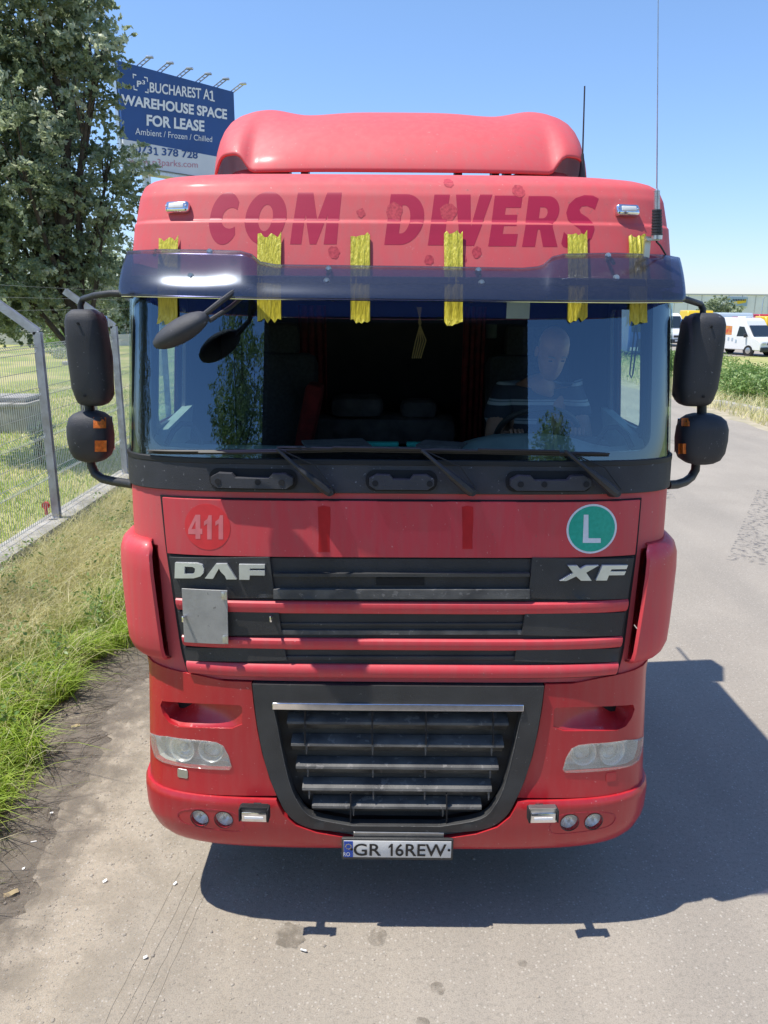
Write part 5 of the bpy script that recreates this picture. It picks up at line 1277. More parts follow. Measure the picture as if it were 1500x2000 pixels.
def scrap(px, py, l, w_, mt, name, label, cat, a=0.0):
    c = atz(px, py, .006); b = MB(); mm = Matrix.Translation((c.x, c.y, .010)) @ Matrix.Rotation(a, 4, 'Z') @ Matrix.Rotation(R(8), 4, 'X')
    if cat == 'cigarette end': b.cyl(mm @ Vector((-l/2, 0, 0)), mm @ Vector((l/2, 0, 0)), w_/2, 10)
    else:
        b.prism([[(-l/2, -w_/2), (l*.1, -w_/2*1.1), (l/2, -w_*.35), (l/2*.9, w_/2), (-l*.1, w_*.45), (-l/2, w_*.4)]], lambda u_, v_, k: mm @ Vector((u_, v_, .004*math.sin(u_*90)-.0015*k)), None, .01)
    tag(b.build(name, mt), label, cat)
scrap(593, 1857, .030, .009, M['litter'], 'cigarette_end', 'white cigarette end on the asphalt just in front of the number plate', 'cigarette end', -.3)
scrap(205, 1721, .022, .016, M['litter'], 'paper_scrap', 'small white paper scrap on the sandy asphalt left of the truck shadow', 'litter', .5)
scrap(342, 1726, .020, .012, M['litter'], 'paper_scrap', 'small white scrap right beside the left end of the truck shadow', 'litter', .9)
scrap(284, 1870, .018, .014, M['litter'], 'paper_scrap', 'small white scrap furthest forward, lowest in the photo on the left asphalt', 'litter', .2)
scrap(101, 1588, .026, .013, M['litter'], 'paper_scrap', 'white scrap lying on the dark soil between the grass and the asphalt', 'litter', -.5)
scrap(46, 1697, .016, .014, M['litter'], 'paper_scrap', 'white scrap at the left edge on dark soil close to the grass', 'litter', .1)
scrap(66, 1645, .030, .008, M['litter'], 'cigarette_end', 'pale cigarette end lying on the dark soil near the grass', 'cigarette end', .3)
scrap(148, 1418, .06, .035, M['leafdry'], 'dead_leaf', 'grey crumpled leaf on the dark soil under the long grass', 'leaf', .4)
scrap(22, 1745, .07, .03, M['leafdry'], 'dead_leaf', 'yellow brown dead leaf at the left edge of the photo on the soil', 'leaf', .5)
scrap(50, 1298, .05, .04, M['litter'], 'paper_scrap', 'white scrap caught in the grass beside the low wall', 'litter', .4)
b = MB()
for k in range(70):
    y = random.uniform(.3, 3.0); x = -2.42+random.gauss(0, .14) + .1; a = random.uniform(0, 6.3); l = random.uniform(.08, .3); z = .01+random.uniform(0, .02)
    pts = [Vector((x+l*t*math.cos(a+t*.6), y+l*t*math.sin(a+t*.6), z+.02*math.sin(t*3))) for t in (0, .3, .6, 1)]; b.tube(pts, [.0025, .002, .0018, .001], 4)
o = b.build('dry_twigs', M['bark']); o['kind'] = 'stuff'

# ------------------------------------------------------------------ low wall and fence
XW0, XW1, ZW = -4.30, -3.97, .32
b = MB()
y = -7.0
b.box(((XW0+XW1)/2, 20, ZW/2-.1), (XW1-XW0, 56, ZW+.2), bev=.012)
wall = b.build('low_wall', M['concrete'], None, None, 40); tag(wall, 'low weathered concrete wall under the mesh fence', 'wall')
o = sheet('meadow', [(-70, -8), (XW0+.02, -8), (XW0+.02, 48), (-70, 60)], .16, M['meadow'])
fence = thing('mesh_fence', 'grey welded wire mesh fence with cranked steel posts on the low wall', 'fence', (-4.12, 0, 0))
P0 = Vector((-4.2, 0, 0))
posts_y = [.9, 3.5, 6.1, 8.7, 11.3, 13.9, 16.5, 19.1, 21.7, 24.3]
for y in posts_y:
    b = MB(); zt = 2.56
    mm = Matrix.Translation((0, y, 0))
    for dx, sx_, sy_ in ((0, .05, .006), ): b.box((0, 0, (ZW+zt)/2), (.006, .072, zt-ZW), mm)
    b.box((-.0, -.036, (ZW+zt)/2), (.085, .006, zt-ZW), mm); b.box((0, .036, (ZW+zt)/2), (.085, .006, zt-ZW), mm)
    b.box((0, 0, ZW-.02), (.10, .12, .05), mm)
    # cranked arm leaning away from the road
    d = Vector((-.68, 0, .50)); l = d.length; am = mm @ Matrix.Translation((0, 0, zt)) @ Matrix.Rotation(math.atan2(-.68, .50), 4, 'Y')
    b.box((0, 0, l/2), (.006, .072, l), am); b.box((-.0, -.036, l/2), (.09, .006, l), am); b.box((0, .036, l/2), (.09, .006, l), am)
    b.build('post', M['rust'], fence)
for y0, y1 in zip(posts_y, posts_y[1:]):
    b = MB(); z0, z1 = ZW+.03, 2.42
    folds = [.55, 1.05, 1.55, 2.05]
    zl_ = [z0]
    for f_ in folds: zl_ += [f_-.05+ZW, f_+ZW, f_+.05+ZW]
    zl_ += [z1]; zl_ = sorted(q for q in zl_ if q <= z1)
    def xz(z): return -.04+max([0]+[.035*max(0, 1-abs(z-f_-ZW)/.05) for f_ in folds])
    n = int((y1-y0)/.05)
    for k in range(n+1):
        yy = y0+(y1-y0)*k/n
        b.tube([Vector((xz(z), yy, z)) for z in zl_], .0038, 3, cap=False)
    for z in [z0+.02, z1-.03]+[f_+ZW+d for f_ in folds for d in (-.05, .05)]+[.8+ZW+.0, 1.3+ZW, 1.8+ZW]:
        b.tube([Vector((xz(z)+.004, y0, z)), Vector((xz(z)+.004, y1, z))], .0045, 3, cap=False)
    b.build('mesh_panel', M['wire'], fence, None, None, recalc=False)
b = MB()
for z in (2.8, 2.95, 3.1): b.tube([Vector((-(z-2.56)*1.36, posts_y[0], z)), Vector((-(z-2.56)*1.36, posts_y[-1], z))], .0018, 3)
b.build('strand', M['wire'], fence)
p = atz(103, 965, .3); b = MB(); b.cyl(Vector((-4.20, 5.98, .50)), Vector((-4.20, 6.02, .50)), .045, 12); b.box((-4.20, 6.0, .43), (.03, .05, .10), bev=.01)
tag(b.build('red_tag', mat('red_plastic', (.6, .03, .03), .4)), 'small red plastic tag hanging on the fence post', 'tag')
# ------------------------------------------------------------------ grass
def leafcloud(C, Nn, size, at, asp=.5):
    n = len(C); u_ = np.cross(Nn, rng.normal(size=(n, 3))); u_ /= np.linalg.norm(u_, axis=1)[:, None]+1e-9; v_ = np.cross(Nn, u_); s = size*rng.uniform(.6, 1.35, n)[:, None]
    V = np.stack([C-u_*s, C-v_*s*asp+Nn*s*.12, C+u_*s, C+v_*s*asp+Nn*s*.12], 1); return V.reshape(-1, 3), np.arange(4*n).reshape(-1, 4), np.repeat(at, 4)
def unit(n):
    q = rng.normal(size=(n, 3)); return q/np.linalg.norm(q, axis=1)[:, None]
def blades(n, xyf, hf, wf, lean, name, mt, seg=3, droop=.6, z0f=None, rmix=None):
    xy = np.array([xyf() for _ in range(n)]); h = np.array([hf(x, y) for x, y in xy]); a = rng.uniform(0, 2*np.pi, n); wd = wf*rng.uniform(.6, 1.3, n)
    lx = rng.normal(lean[0], .45, n)*h; ly = rng.normal(lean[1], .45, n)*h
    V = np.zeros((n, 2*(seg+1), 3)); px_, py_ = -np.sin(a), np.cos(a)
    for s in range(seg+1):
        t = s/seg; cx = xy[:, 0]+lx*t**1.7; cy = xy[:, 1]+ly*t**1.7; cz = h*(t-droop*.5*t**2.6)*(1)
        ww = wd*(1-t**1.5*.93)
        for q, sgn in ((0, -1), (1, 1)):
            V[:, 2*s+q, 0] = cx+px_*ww*sgn; V[:, 2*s+q, 1] = cy+py_*ww*sgn; V[:, 2*s+q, 2] = cz+(z0f if z0f else 0)
    F = np.array([[2*s, 2*s+1, 2*s+3, 2*s+2] for s in range(seg)]); F = (F[None]+np.arange(n)[:, None, None]*2*(seg+1)).reshape(-1, 4)
    at = np.repeat(np.clip(rng.normal(.5, .22, n), 0, 1), 2*(seg+1))
    o = link(name, npmesh(V.reshape(-1, 3), F, at), mt, None, None, 180); o['kind'] = 'stuff'; return o
def verge_edge(y): return -2.38+.16*math.sin(y*2.3)+.10*math.sin(y*5.9+1)-.0*y
tufts = [(random.uniform(-4.0, -2.4), random.uniform(-.8, 9)) for _ in range(520)]
def vx(clump=True, dry=False):
    def g():
        while True:
            if random.random() < .72:
                t = random.choice(tufts); x, y = random.gauss(t[0], .07), random.gauss(t[1], .07)
            else: x, y = random.uniform(-3.95, -2.2), random.uniform(-.9, 9.5)
            if -3.95 < x < verge_edge(y):
                # dry grass gathers by the wall / further back, green near the road
                w_ = 1/(1+math.exp(-((-3.0-x)*4.0 + (y-3.4)*1.3)))
                w_ = .12+.8*w_
                if (random.random() < w_) == dry: return x, y
    return g
blades(30000, vx(dry=False), lambda x, y: random.uniform(.10, .34)*(1 if x < verge_edge(y)-.25 else .55), .0042, (.25, -.10), 'green_grass', M['grass_green'], droop=.9)
blades(26000, vx(dry=True), lambda x, y: random.uniform(.22, .62), .0034, (.15, -.15), 'dry_grass', M['grass_dry'], droop=.7)
edge_t = [(verge_edge(y)-random.uniform(.02, .5), y) for y in [random.uniform(-.8, 6) for _ in range(95)]]
def et():
    t = random.choice(edge_t); return random.gauss(t[0], .045), random.gauss(t[1], .045)
blades(5200, et, lambda x, y: random.uniform(.22, .50), .0065, (.25, -.2), 'green_grass', M['grass_green'], 4, 1.0)
wd_ = [(random.uniform(-4.0, -2.5), random.uniform(-.8, 8)) for _ in range(150)]
n = 5200; ci = rng.integers(0, len(wd_), n); wa = np.array(wd_)[ci]; C = np.stack([wa[:, 0]+rng.normal(0, .05, n), wa[:, 1]+rng.normal(0, .05, n), rng.uniform(.04, .42, n)], 1); Nn = unit(n)+np.array((0, 0, .8)); Nn /= np.linalg.norm(Nn, axis=1)[:, None]
V, F, a_ = leafcloud(C, Nn, .022, np.clip(rng.normal(.4, .2, n), 0, 1)); o = link('verge_weeds', npmesh(V, F, a_), M['weed'], None, None, None); o['kind'] = 'stuff'
def wall_x():
    while True:
        x, y = -3.98+abs(random.gauss(0, .42)), random.uniform(-.8, 11)
        if x < -2.9: return x, y
blades(13000, wall_x, lambda x, y: random.uniform(.35, .85), .0032, (.28, -.22), 'dry_grass', M['grass_dry'], 4, .8)
# seed heads
def far_blades(n, x0, x1, y0, y1, h0, h1, name, mt, z0=.16, w_=.008):
    def g():
        y = y0+(y1-y0)*random.random()**1.6; return random.uniform(x0, x1 if x1 < 0 or x0 > 0 else x1), y
    return blades(n, g, lambda x, y: random.uniform(h0, h1), w_, (.1, 0), name, mt, 2, .4, z0)
far_blades(42000, -13, XW0-.03, 3, 22, .03, .13, 'green_grass', M['grass_green'])
far_blades(26000, -13, XW0-.03, 3, 24, .04, .16, 'dry_grass', M['grass_dry'])
far_blades(16000, 9.6, 15, 8, 45, .15, .65, 'dry_grass', M['grass_dry'], 0, .012)
# ------------------------------------------------------------------ leaves
def tree(name, base, H, clumps, ntwig, nleaf, lsize, mt, label, group=None, wind=(0, 0, 0), trunk_r=.16, twl=.8, cat='tree', limbs=7, spread=.10):
    """clumps: ellipsoids (cx,cy,cz,rx,ry,rz) relative to base; twigs start in them and carry leaves"""
    t = thing(name, label, cat, base, 0, group); base = Vector(base)
    b = MB(); top = max(c[2]+c[5]*.6 for c in clumps)
    ax = [Vector((.12*H*.1*math.sin(k*1.3), .1*math.cos(k*2.1)*H*.08, top*k/9)) for k in range(10)]; ax[0] = Vector((0, 0, -.1))
    b.tube(ax, [trunk_r*(1-.9*k/9)+.01 for k in range(10)], 9)
    for i in range(limbs):
        c = clumps[i % len(clumps)]; k = min(7, max(1, int((c[2]*.55)/top*9))); s = ax[k]; e = Vector((c[0]+random.uniform(-.3, .3)*c[3], c[1], c[2])); mdl = s.lerp(e, .5)+Vector((0, 0, -.06*H*.3))
        b.tube([s, mdl, e], [trunk_r*.45*(1-k/12), trunk_r*.28, trunk_r*.08], 6)
        for j in range(4):
            e2 = e+Vector((random.uniform(-1, 1)*c[3]*.8, random.uniform(-1, 1)*c[4]*.8, random.uniform(-.4, .9)*c[5])); b.tube([mdl.lerp(e, .6), e2], [trunk_r*.12, .008], 5)
    b.build('trunk', M['bark'], t)
    vol = np.array([c[3]*c[4]*c[5] for c in clumps])**.8; pick = rng.choice(len(clumps), ntwig, p=vol/vol.sum())
    c = np.array(clumps)[pick]; d = unit(ntwig); r = rng.uniform(.35, 1, ntwig)**.6
    P = c[:, :3]+d*r[:, None]*c[:, 3:]
    D = d*.8+unit(ntwig)*.55+np.array(wind)+np.array((0, 0, .15)); D /= np.linalg.norm(D, axis=1)[:, None]
    Lc = twl*rng.uniform(.5, 1.2, ntwig); tt = rng.uniform(0, 1, (ntwig, nleaf))
    C = P[:, None]+D[:, None]*(tt*Lc[:, None])[..., None]; C[..., 2] -= (tt**2)*Lc[:, None]*.22; C += rng.normal(0, spread, C.shape)*(1.1-tt)[..., None]
    C = C.reshape(-1, 3); Nn = unit(len(C))*.85+np.array((0, 0, .55)); Nn /= np.linalg.norm(Nn, axis=1)[:, None]
    at = np.clip(np.repeat(rng.normal(.45, .2, ntwig), nleaf)+rng.normal(0, .12, len(C)), 0, 1)
    V, F, a_ = leafcloud(C, Nn, lsize, at, .55); o = link('crown', npmesh(V, F, a_), mt, t, None, None)
    return t
def px2(px, py, d): # point at distance d along +y from the camera
    return aty(px, py, CAM.y+d)
# big poplar behind the fence: clumps given where they hang in the air
D0 = 13.5
cl = []
bp = px2(150, 640, D0); bp = Vector((bp.x, bp.y, .1))
for px, py, r, dy in ((10, 60, 1.0, 0), (120, 50, .7, .3), (180, 95, .36, -.2), (205, 90, .18, 0), (30, 200, 1.0, .3), (130, 180, .6, 0), (175, 160, .3, -.2), (-90, 150, 1.3, .5), (0, 300, .95, -.8), (100, 320, .75, .3), (170, 350, .5, .2), (-90, 350, 1.2, 0),
                      (40, 420, 1.0, .5), (140, 430, .65, .2), (215, 400, .28, 0), (222, 300, .22, .2), (240, 305, .18, .2), (250, 345, .22, -.1), (235, 390, .30, 0), (232, 450, .3, .2), (200, 470, .3, .2), (40, 520, .9, -.2), (140, 520, .62, .4), (-90, 540, 1.1, .3), (262, 275, .16, .1), (268, 320, .20, 0), (265, 365, .22, .1), (200, 530, .33, .1), (170, 590, .38, .3), (-160, 40, 1.2, 0), (60, -50, .9, 0), (145, -20, .4, .2), (90, 600, .5, .2), (-30, 600, .6, -.1)):
    p = px2(px, py, D0+dy)-bp; cl.append((p.x, p.y, p.z, r, r*.9, r*.9))
tree('poplar_tree', bp, 9, cl, 3100, 34, .046, M['leaf'], 'tall windswept poplar tree behind the mesh fence, leaning over in front of the billboard', None, (.6, -.1, .3), .15, .46, limbs=16, spread=.05)
# trees reflected in the windscreen: they stand behind the photographer
def simple_tree(name, x, y, H, w_, label, group=None, mt='leaf_dark', n=900, nl=30, ls=.075, z0=0, base_frac=.2):
    cl = []; k = 8
    for i in range(k):
        t = i/(k-1); rr = w_*(.35+.65*math.sin(math.pi*(.22+.70*t)))*random.uniform(.8, 1.1); a = i*2.4
        cl.append((math.cos(a)*w_*.35, math.sin(a)*w_*.35, H*(base_frac+(1-base_frac)*t*.92), rr*.62, rr*.62, H*.13))
    return tree(name, (x, y, z0), H, cl, n, nl, ls, M[mt], label, group, (0, 0, .15), .02*H, w_*.32, spread=w_*.06)
simple_tree('leafy_tree', -7.6, -24, 12.0, 3.3, 'tall leafy tree mirrored in the left part of the windscreen', n=800, ls=.085, mt='leaf_far')
simple_tree('leafy_tree', 8.9, -27, 7.3, 3.2, 'broad leafy tree mirrored low in the right part of the windscreen', n=850, ls=.085, mt='leaf_far')
simple_tree('roadside_tree', -13.5, -2.5, 9.5, 3.2, 'leafy roadside tree, a dark reflection at the very left end of the windscreen', n=900)
# background trees on the left
for i, (px, d, H, w_, lab) in enumerate(((225, 55, 6.2, 2.6, 'far round green tree seen just left of the left mirror arm'), (140, 62, 6.5, 3.4, 'far dark tree beyond the meadow behind the poplar trunk'), (20, 58, 6.0, 3.4, 'far green tree beyond the meadow at the left edge'), (-60, 60, 7, 4, 'far tree beyond the meadow, leftmost of the row'), (300, 60, 6, 3.2, 'far tree beyond the meadow seen close beside the cab'))):
    p = px2(px, 650, d); simple_tree('field_tree', p.x, p.y, H, w_, lab, 'trees beyond the meadow', 'leaf', 420, 26, .13)
p = px2(1388, 600, 100); simple_tree('field_tree', p.x+1.2, p.y, 3.6, 3.0, 'small round green tree in front of the pale warehouse', None, 'leaf', 360, 26, .16)
def bush(x, y, z, r, h, n, name, mt, lab, group=None, ls=.05, cat='bush'):
    C = unit(n)*(rng.uniform(.3, 1, n)**.5)[:, None]*np.array((r, r, h*.55))*(1+.25*rng.normal(size=(n, 1)))+np.array((0, 0, h*.5)); C[:, 2] = np.abs(C[:, 2])
    Nn = unit(n)+np.array((0, 0, .6)); Nn /= np.linalg.norm(Nn, axis=1)[:, None]; at = np.clip(rng.normal(.5, .25, n), 0, 1); V, F, a_ = leafcloud(C, Nn, ls, at)
    t = thing(name, lab, cat, (x, y, z), 0, group); link('foliage', npmesh(V, F, a_), M[mt], t, None, None)
    b = MB()
    for k in range(7): a = k*.9; b.tube([Vector((0, 0, -.05)), Vector((math.cos(a)*r*.3, math.sin(a)*r*.3, h*.45)), Vector((math.cos(a)*r*.6, math.sin(a)*r*.6, h*.8))], [.012, .008, .003], 5)
    b.build('stem', M['bark'], t); return t
q = atz(80, 905, .16); bush(q.x, q.y, .16, .16, .75, 500, 'sapling', 'leaf', 'thin dark sapling growing in the meadow just behind the fence post', None, .03, 'plant')
q = atz(120, 700, .16); bush(q.x, q.y, .16, .5, .5, 500, 'bush', 'leaf', 'low bush far out in the meadow left of the mirror', None, .05)
for px, py, lab in ((125, 640, 'round hedge ball far behind the meadow'),):
    p = px2(px, py, 45); bush(p.x, p.y, .1, 1.5, 1.4, 1200, 'bush', 'weed', 'bright yellow green bush far beyond the meadow', None, .1)
# weeds along the right shoulder (ground cover)
n = 46000; yy = 12+rng.uniform(0, 1, n)**1.5*34; xx = 10.5+rng.uniform(0, 1, n)**.8*7+.4*np.sin(yy*.8); hh = (.2+.75*np.clip((xx-10.5)/1.6, 0, 1))*(.62+.25*np.sin(xx*2.1+yy*1.3)+.28*np.sin(xx*.9-yy*.55+1)); keep = rng.uniform(0, 1, n) < .55+.45*np.sin(xx*1.3+yy*.7)
zz = hh*rng.uniform(.1, 1, n)**.5; C = np.stack([xx, yy, zz], 1); Nn = unit(n)+np.array((0, 0, .7)); Nn /= np.linalg.norm(Nn, axis=1)[:, None]
C = C[keep]; Nn = Nn[keep]; xx = xx[keep]; yy = yy[keep]; n = len(xx)
V, F, a_ = leafcloud(C, Nn, .055, np.clip(.45+.25*np.sin(xx*1.7+yy*.9)+rng.normal(0, .15, n), 0, 1)); o = link('weeds', npmesh(V, F, a_), M['weed'], None, None, None); o['kind'] = 'stuff'
for i in range(9):
    bush(10.9+random.uniform(0, 1.2)+(i % 3)*1.3, 14+i*2.6, 0, random.uniform(.7, 1.2), random.uniform(.7, 1.15), 2600, 'roadside_bush', 'weed', ('closest', 'second closest', 'third closest', 'fourth closest', 'fifth closest', 'sixth closest', 'seventh closest', 'second farthest', 'farthest')[i]+' leafy green bush in the strip along the right edge of the road', 'bushes along the right edge of the road', .055)
q = atz(1470, 802, .05); b = MB(); b.box((q.x, q.y+.6, .06), (.3, 2.4, .18), bev=.02, rot=Matrix.Rotation(R(14), 4, 'Z')); tag(b.build('kerb_block', M['concrete']), 'pale broken concrete kerb lying among the weeds on the right', 'kerb')
# ------------------------------------------------------------------ billboard
bb = thing('billboard', 'large blue and white warehouse advertising billboard standing behind the poplar tree', 'billboard')
TL = px2(228, 130, 30); TR = px2(454, 170, 34); 
BR = Vector((TR.x, TR.y, px2(454, 349, 34).z)); BL = Vector((TL.x, TL.y, px2(228, 330, 30).z))
BL.z = BR.z = (BL.z+BR.z)/2; TLz = TL.z; TR.z = TL.z = (TL.z+TR.z)/2
ux = (TR-TL); Wb = ux.length; ux.normalize(); uz = Vector((0, 0, 1)); un = ux.cross(uz).normalized()
if un.y > 0: un = -un
Hb = TL.z-BL.z
def bp_(u_, v_, d=0): return BL + ux*Wb*u_ + uz*Hb*v_ + un*d
def bpoly(name, pts, d, mt, par, th=.02):
    b = MB(); b.prism([pts], lambda a, c, k: bp_(a, c, d-th*k), None); return b.build(name, mt, par, None, 30)
M['bb_blue'] = mat('billboard_blue', (.02, .075, .26), .5, var=.08, scale=.8); M['bb_white'] = mat('billboard_white', (.66, .67, .72), .6, var=.04, scale=1); M['bb_text'] = mat('billboard_text_white', (.80, .80, .83), .6); M['bb_pink'] = mat('billboard_text_pink', (.55, .22, .30), .6)
bpoly('panel', [(0, .25), (1, .25), (1, 1), (0, 1)], .06, M['bb_blue'], bb, .12); bpoly('panel', [(0, 0), (1, 0), (1, .25), (0, .25)], .06, M['bb_white'], bb, .12)
bpoly('frame', [(-.006, -.01), (1.006, -.01), (1.006, 1.01), (-.006, 1.01)], -.07, M['steel'], bb, .2)
def uvof(px, py):
    d = ray(px, py); t = ((BL-CAM).dot(un))/d.dot(un); p = CAM+d*t-BL; return p.dot(ux)/Wb, p.z/Hb
def btext(txt, a, b_, c, d_, mt, bold=.0):  # corners (px) left-bottom, right-bottom, right-top, left-top ; a=(x,y)
    A_ = [uvof(*q) for q in (a, b_, c, d_)]
    def fm(u_, v_):
        w4 = ((1-u_)*(1-v_), u_*(1-v_), u_*v_, (1-u_)*v_); uu = sum(w_*q[0] for w_, q in zip(w4, A_)); vv = sum(w_*q[1] for w_, q in zip(w4, A_)); return bp_(uu, vv, .075)
    text_obj('lettering', txt, fm, mt, bb, bold)
btext('BUCHAREST A', (290, 181), (407, 196), (407, 175), (290, 161), M['bb_text'], .02)
def bone(x0, x1, yb, yt, mt):
    A_ = [uvof(*q) for q in ((x0, yb), (x1, yb), (x1, yt), (x0, yt))]
    bpoly('lettering', [(A_[0][0]+(A_[1][0]-A_[0][0])*p[0], A_[0][1]+(A_[3][1]-A_[0][1])*p[1]) for p in ((0, 0), (1, 0), (1, .14), (.66, .14), (.66, 1), (.36, 1), (0, .86), (0, .72), (.36, .80), (.36, .14), (0, .14))], .075, mt, bb, .01)
bone(408, 417, 197, 177, M['bb_text'])
btext('WAREHOUSE SPACE', (234, 205), (441, 234), (441, 214), (234, 184), M['bb_text'], .035)
btext('FOR LEASE', (284, 246), (397, 258), (397, 236), (284, 224), M['bb_text'], .035)
btext('Ambient / Frozen / Chilled', (262, 263), (412, 278), (412, 267), (262, 250), M['bb_text'])
btext('073', (262, 299), (295, 302), (295, 286), (262, 283), M['bb_blue'], .02); bone(299, 307, 303, 288, M['bb_blue']); btext('378 728', (314, 304), (384, 311), (384, 296), (314, 289), M['bb_blue'], .02)
btext('www.p3parks.com', (250, 325), (384, 332), (384, 316), (250, 307), M['bb_pink'], -.005)
btext('P', (265, 170), (274, 171), (274, 159), (265, 158), M['bb_text'], .03); btext('3', (275, 165), (281, 166), (281, 158), (275, 157), M['bb_text'], .02)
u0, v0 = uvof(259, 176); u1, v1 = uvof(286, 152)
for cx_, sx_ in ((u0, 1), (u1, -1)):
    for cz_, sz_ in ((v0, 1), (v1, -1)):
        q = .028; r_ = .006; h_ = q*Wb/Hb*1.0
        bpoly('logo_corner', [(cx_, cz_), (cx_+sx_*q, cz_), (cx_+sx_*q, cz_+sz_*r_*2), (cx_+sx_*r_, cz_+sz_*r_*2), (cx_+sx_*r_, cz_+sz_*h_), (cx_, cz_+sz_*h_)], .075, M['bb_text'], bb, .01)
for k in range(6):
    u_ = .16+.165*k; p = bp_(u_, 1.0, -.1); q = p+un*.58+uz*.24+ux*.10; b = MB()
    b.tube([p, q], .022, 6); b.tube([p+ux*.16, q+ux*.16], .022, 6)
    for t in (.33, .66): b.tube([p.lerp(q, t), p.lerp(q, t)+ux*.16], .016, 5)
    b.box(q+ux*.08+un*.05, (.26, .16, .07), bev=.02); b.build('floodlight', M['steel'], bb)
b = MB()
for u_ in (.2, .8): p = bp_(u_, 0, -.2); b.cyl(Vector((p.x, p.y, 0)), Vector((p.x, p.y, TL.z)), .16, 14)
b.box((bp_(.5, -.05, -.1)), (.3, .3, .2)); b.build('post', M['steel'], bb)
bpoly('catwalk', [(0, -.06), (1, -.06), (1, -.03), (0, -.03)], .2, M['steel'], bb, .6)
# ------------------------------------------------------------------ far left: concrete chamber, pipe, buildings
q = px2(14, 715, 17); q.z = .16; t = thing('concrete_chamber', 'grey concrete manhole chamber with a lid standing in the meadow at the left edge', 'chamber', (q.x, q.y, .16))
b = MB(); b.box((0, 0, .28), (1.0, 1.0, .56), bev=.02); b.build('base', M['concrete'], t); b = MB(); b.box((0, 0, .60), (1.12, 1.12, .08), bev=.01); b.box((0, .1, .70), (.9, .8, .1), bev=.02); b.build('lid', M['concrete'], t)
q = atz(385/1.0*0+128, 712, .16); b = MB(); b.box((q.x+.4, q.y, .22), (1.0, .35, .18), bev=.02); tag(b.build('concrete_slab', M['concrete']), 'low concrete slab lying in the meadow behind the left mirror', 'slab')
def house(px, d, w_, h, dep, wallm, roofm, lab, cat='house', name='house', gable=True):
    p = px2(px, 640, d); t = thing(name, lab, cat, (p.x, p.y, 0))
    b = MB(); b.box((0, dep/2, h/2), (w_, dep, h)); b.build('wall', wallm, t)
    b = MB()
    if gable: b.prism([[(-w_/2-.3, h), (w_/2+.3, h), (0, h+w_*.22)]], lambda u_, v_, k: Vector((u_, -.3+(dep+.6)*k, v_)), None)
    else: b.box((0, dep/2, h+.1), (w_+.2, dep+.2, .2))
    b.build('roof', roofm, t)
    for k in range(3):
        x = (k-1)*w_*.3; b = MB(); b.box((x, -.03, h*.55), (w_*.12, .06, h*.3)); wn = b.build('window', M['white'], t); b = MB(); b.box((x, -.065, h*.55), (w_*.10, .02, h*.26)); b.build('pane', M['car_glass'], wn)
    return t
M['tile'] = mat('roof_tile', (.30, .10, .06), .8, var=.2, scale=3); M['wallcream'] = mat('cream_render', (.62, .58, .50), .8, var=.05, scale=2); M['wallwhite'] = mat('white_render', (.72, .72, .70), .8, var=.05, scale=2)
house(85, 72, 9, 3, 7, M['wallcream'], M['tile'], 'cream house with a red tiled roof far behind the poplar'); house(215, 80, 7, 3, 7, M['wallwhite'], M['tile'], 'small white house with a red roof seen just left of the cab')
b = MB(); b.box((-30, 50, .45), (44, .2, .9)); tag(b.build('boundary_wall', M['wallcream']), 'long pale boundary wall at the far side of the meadow', 'wall')
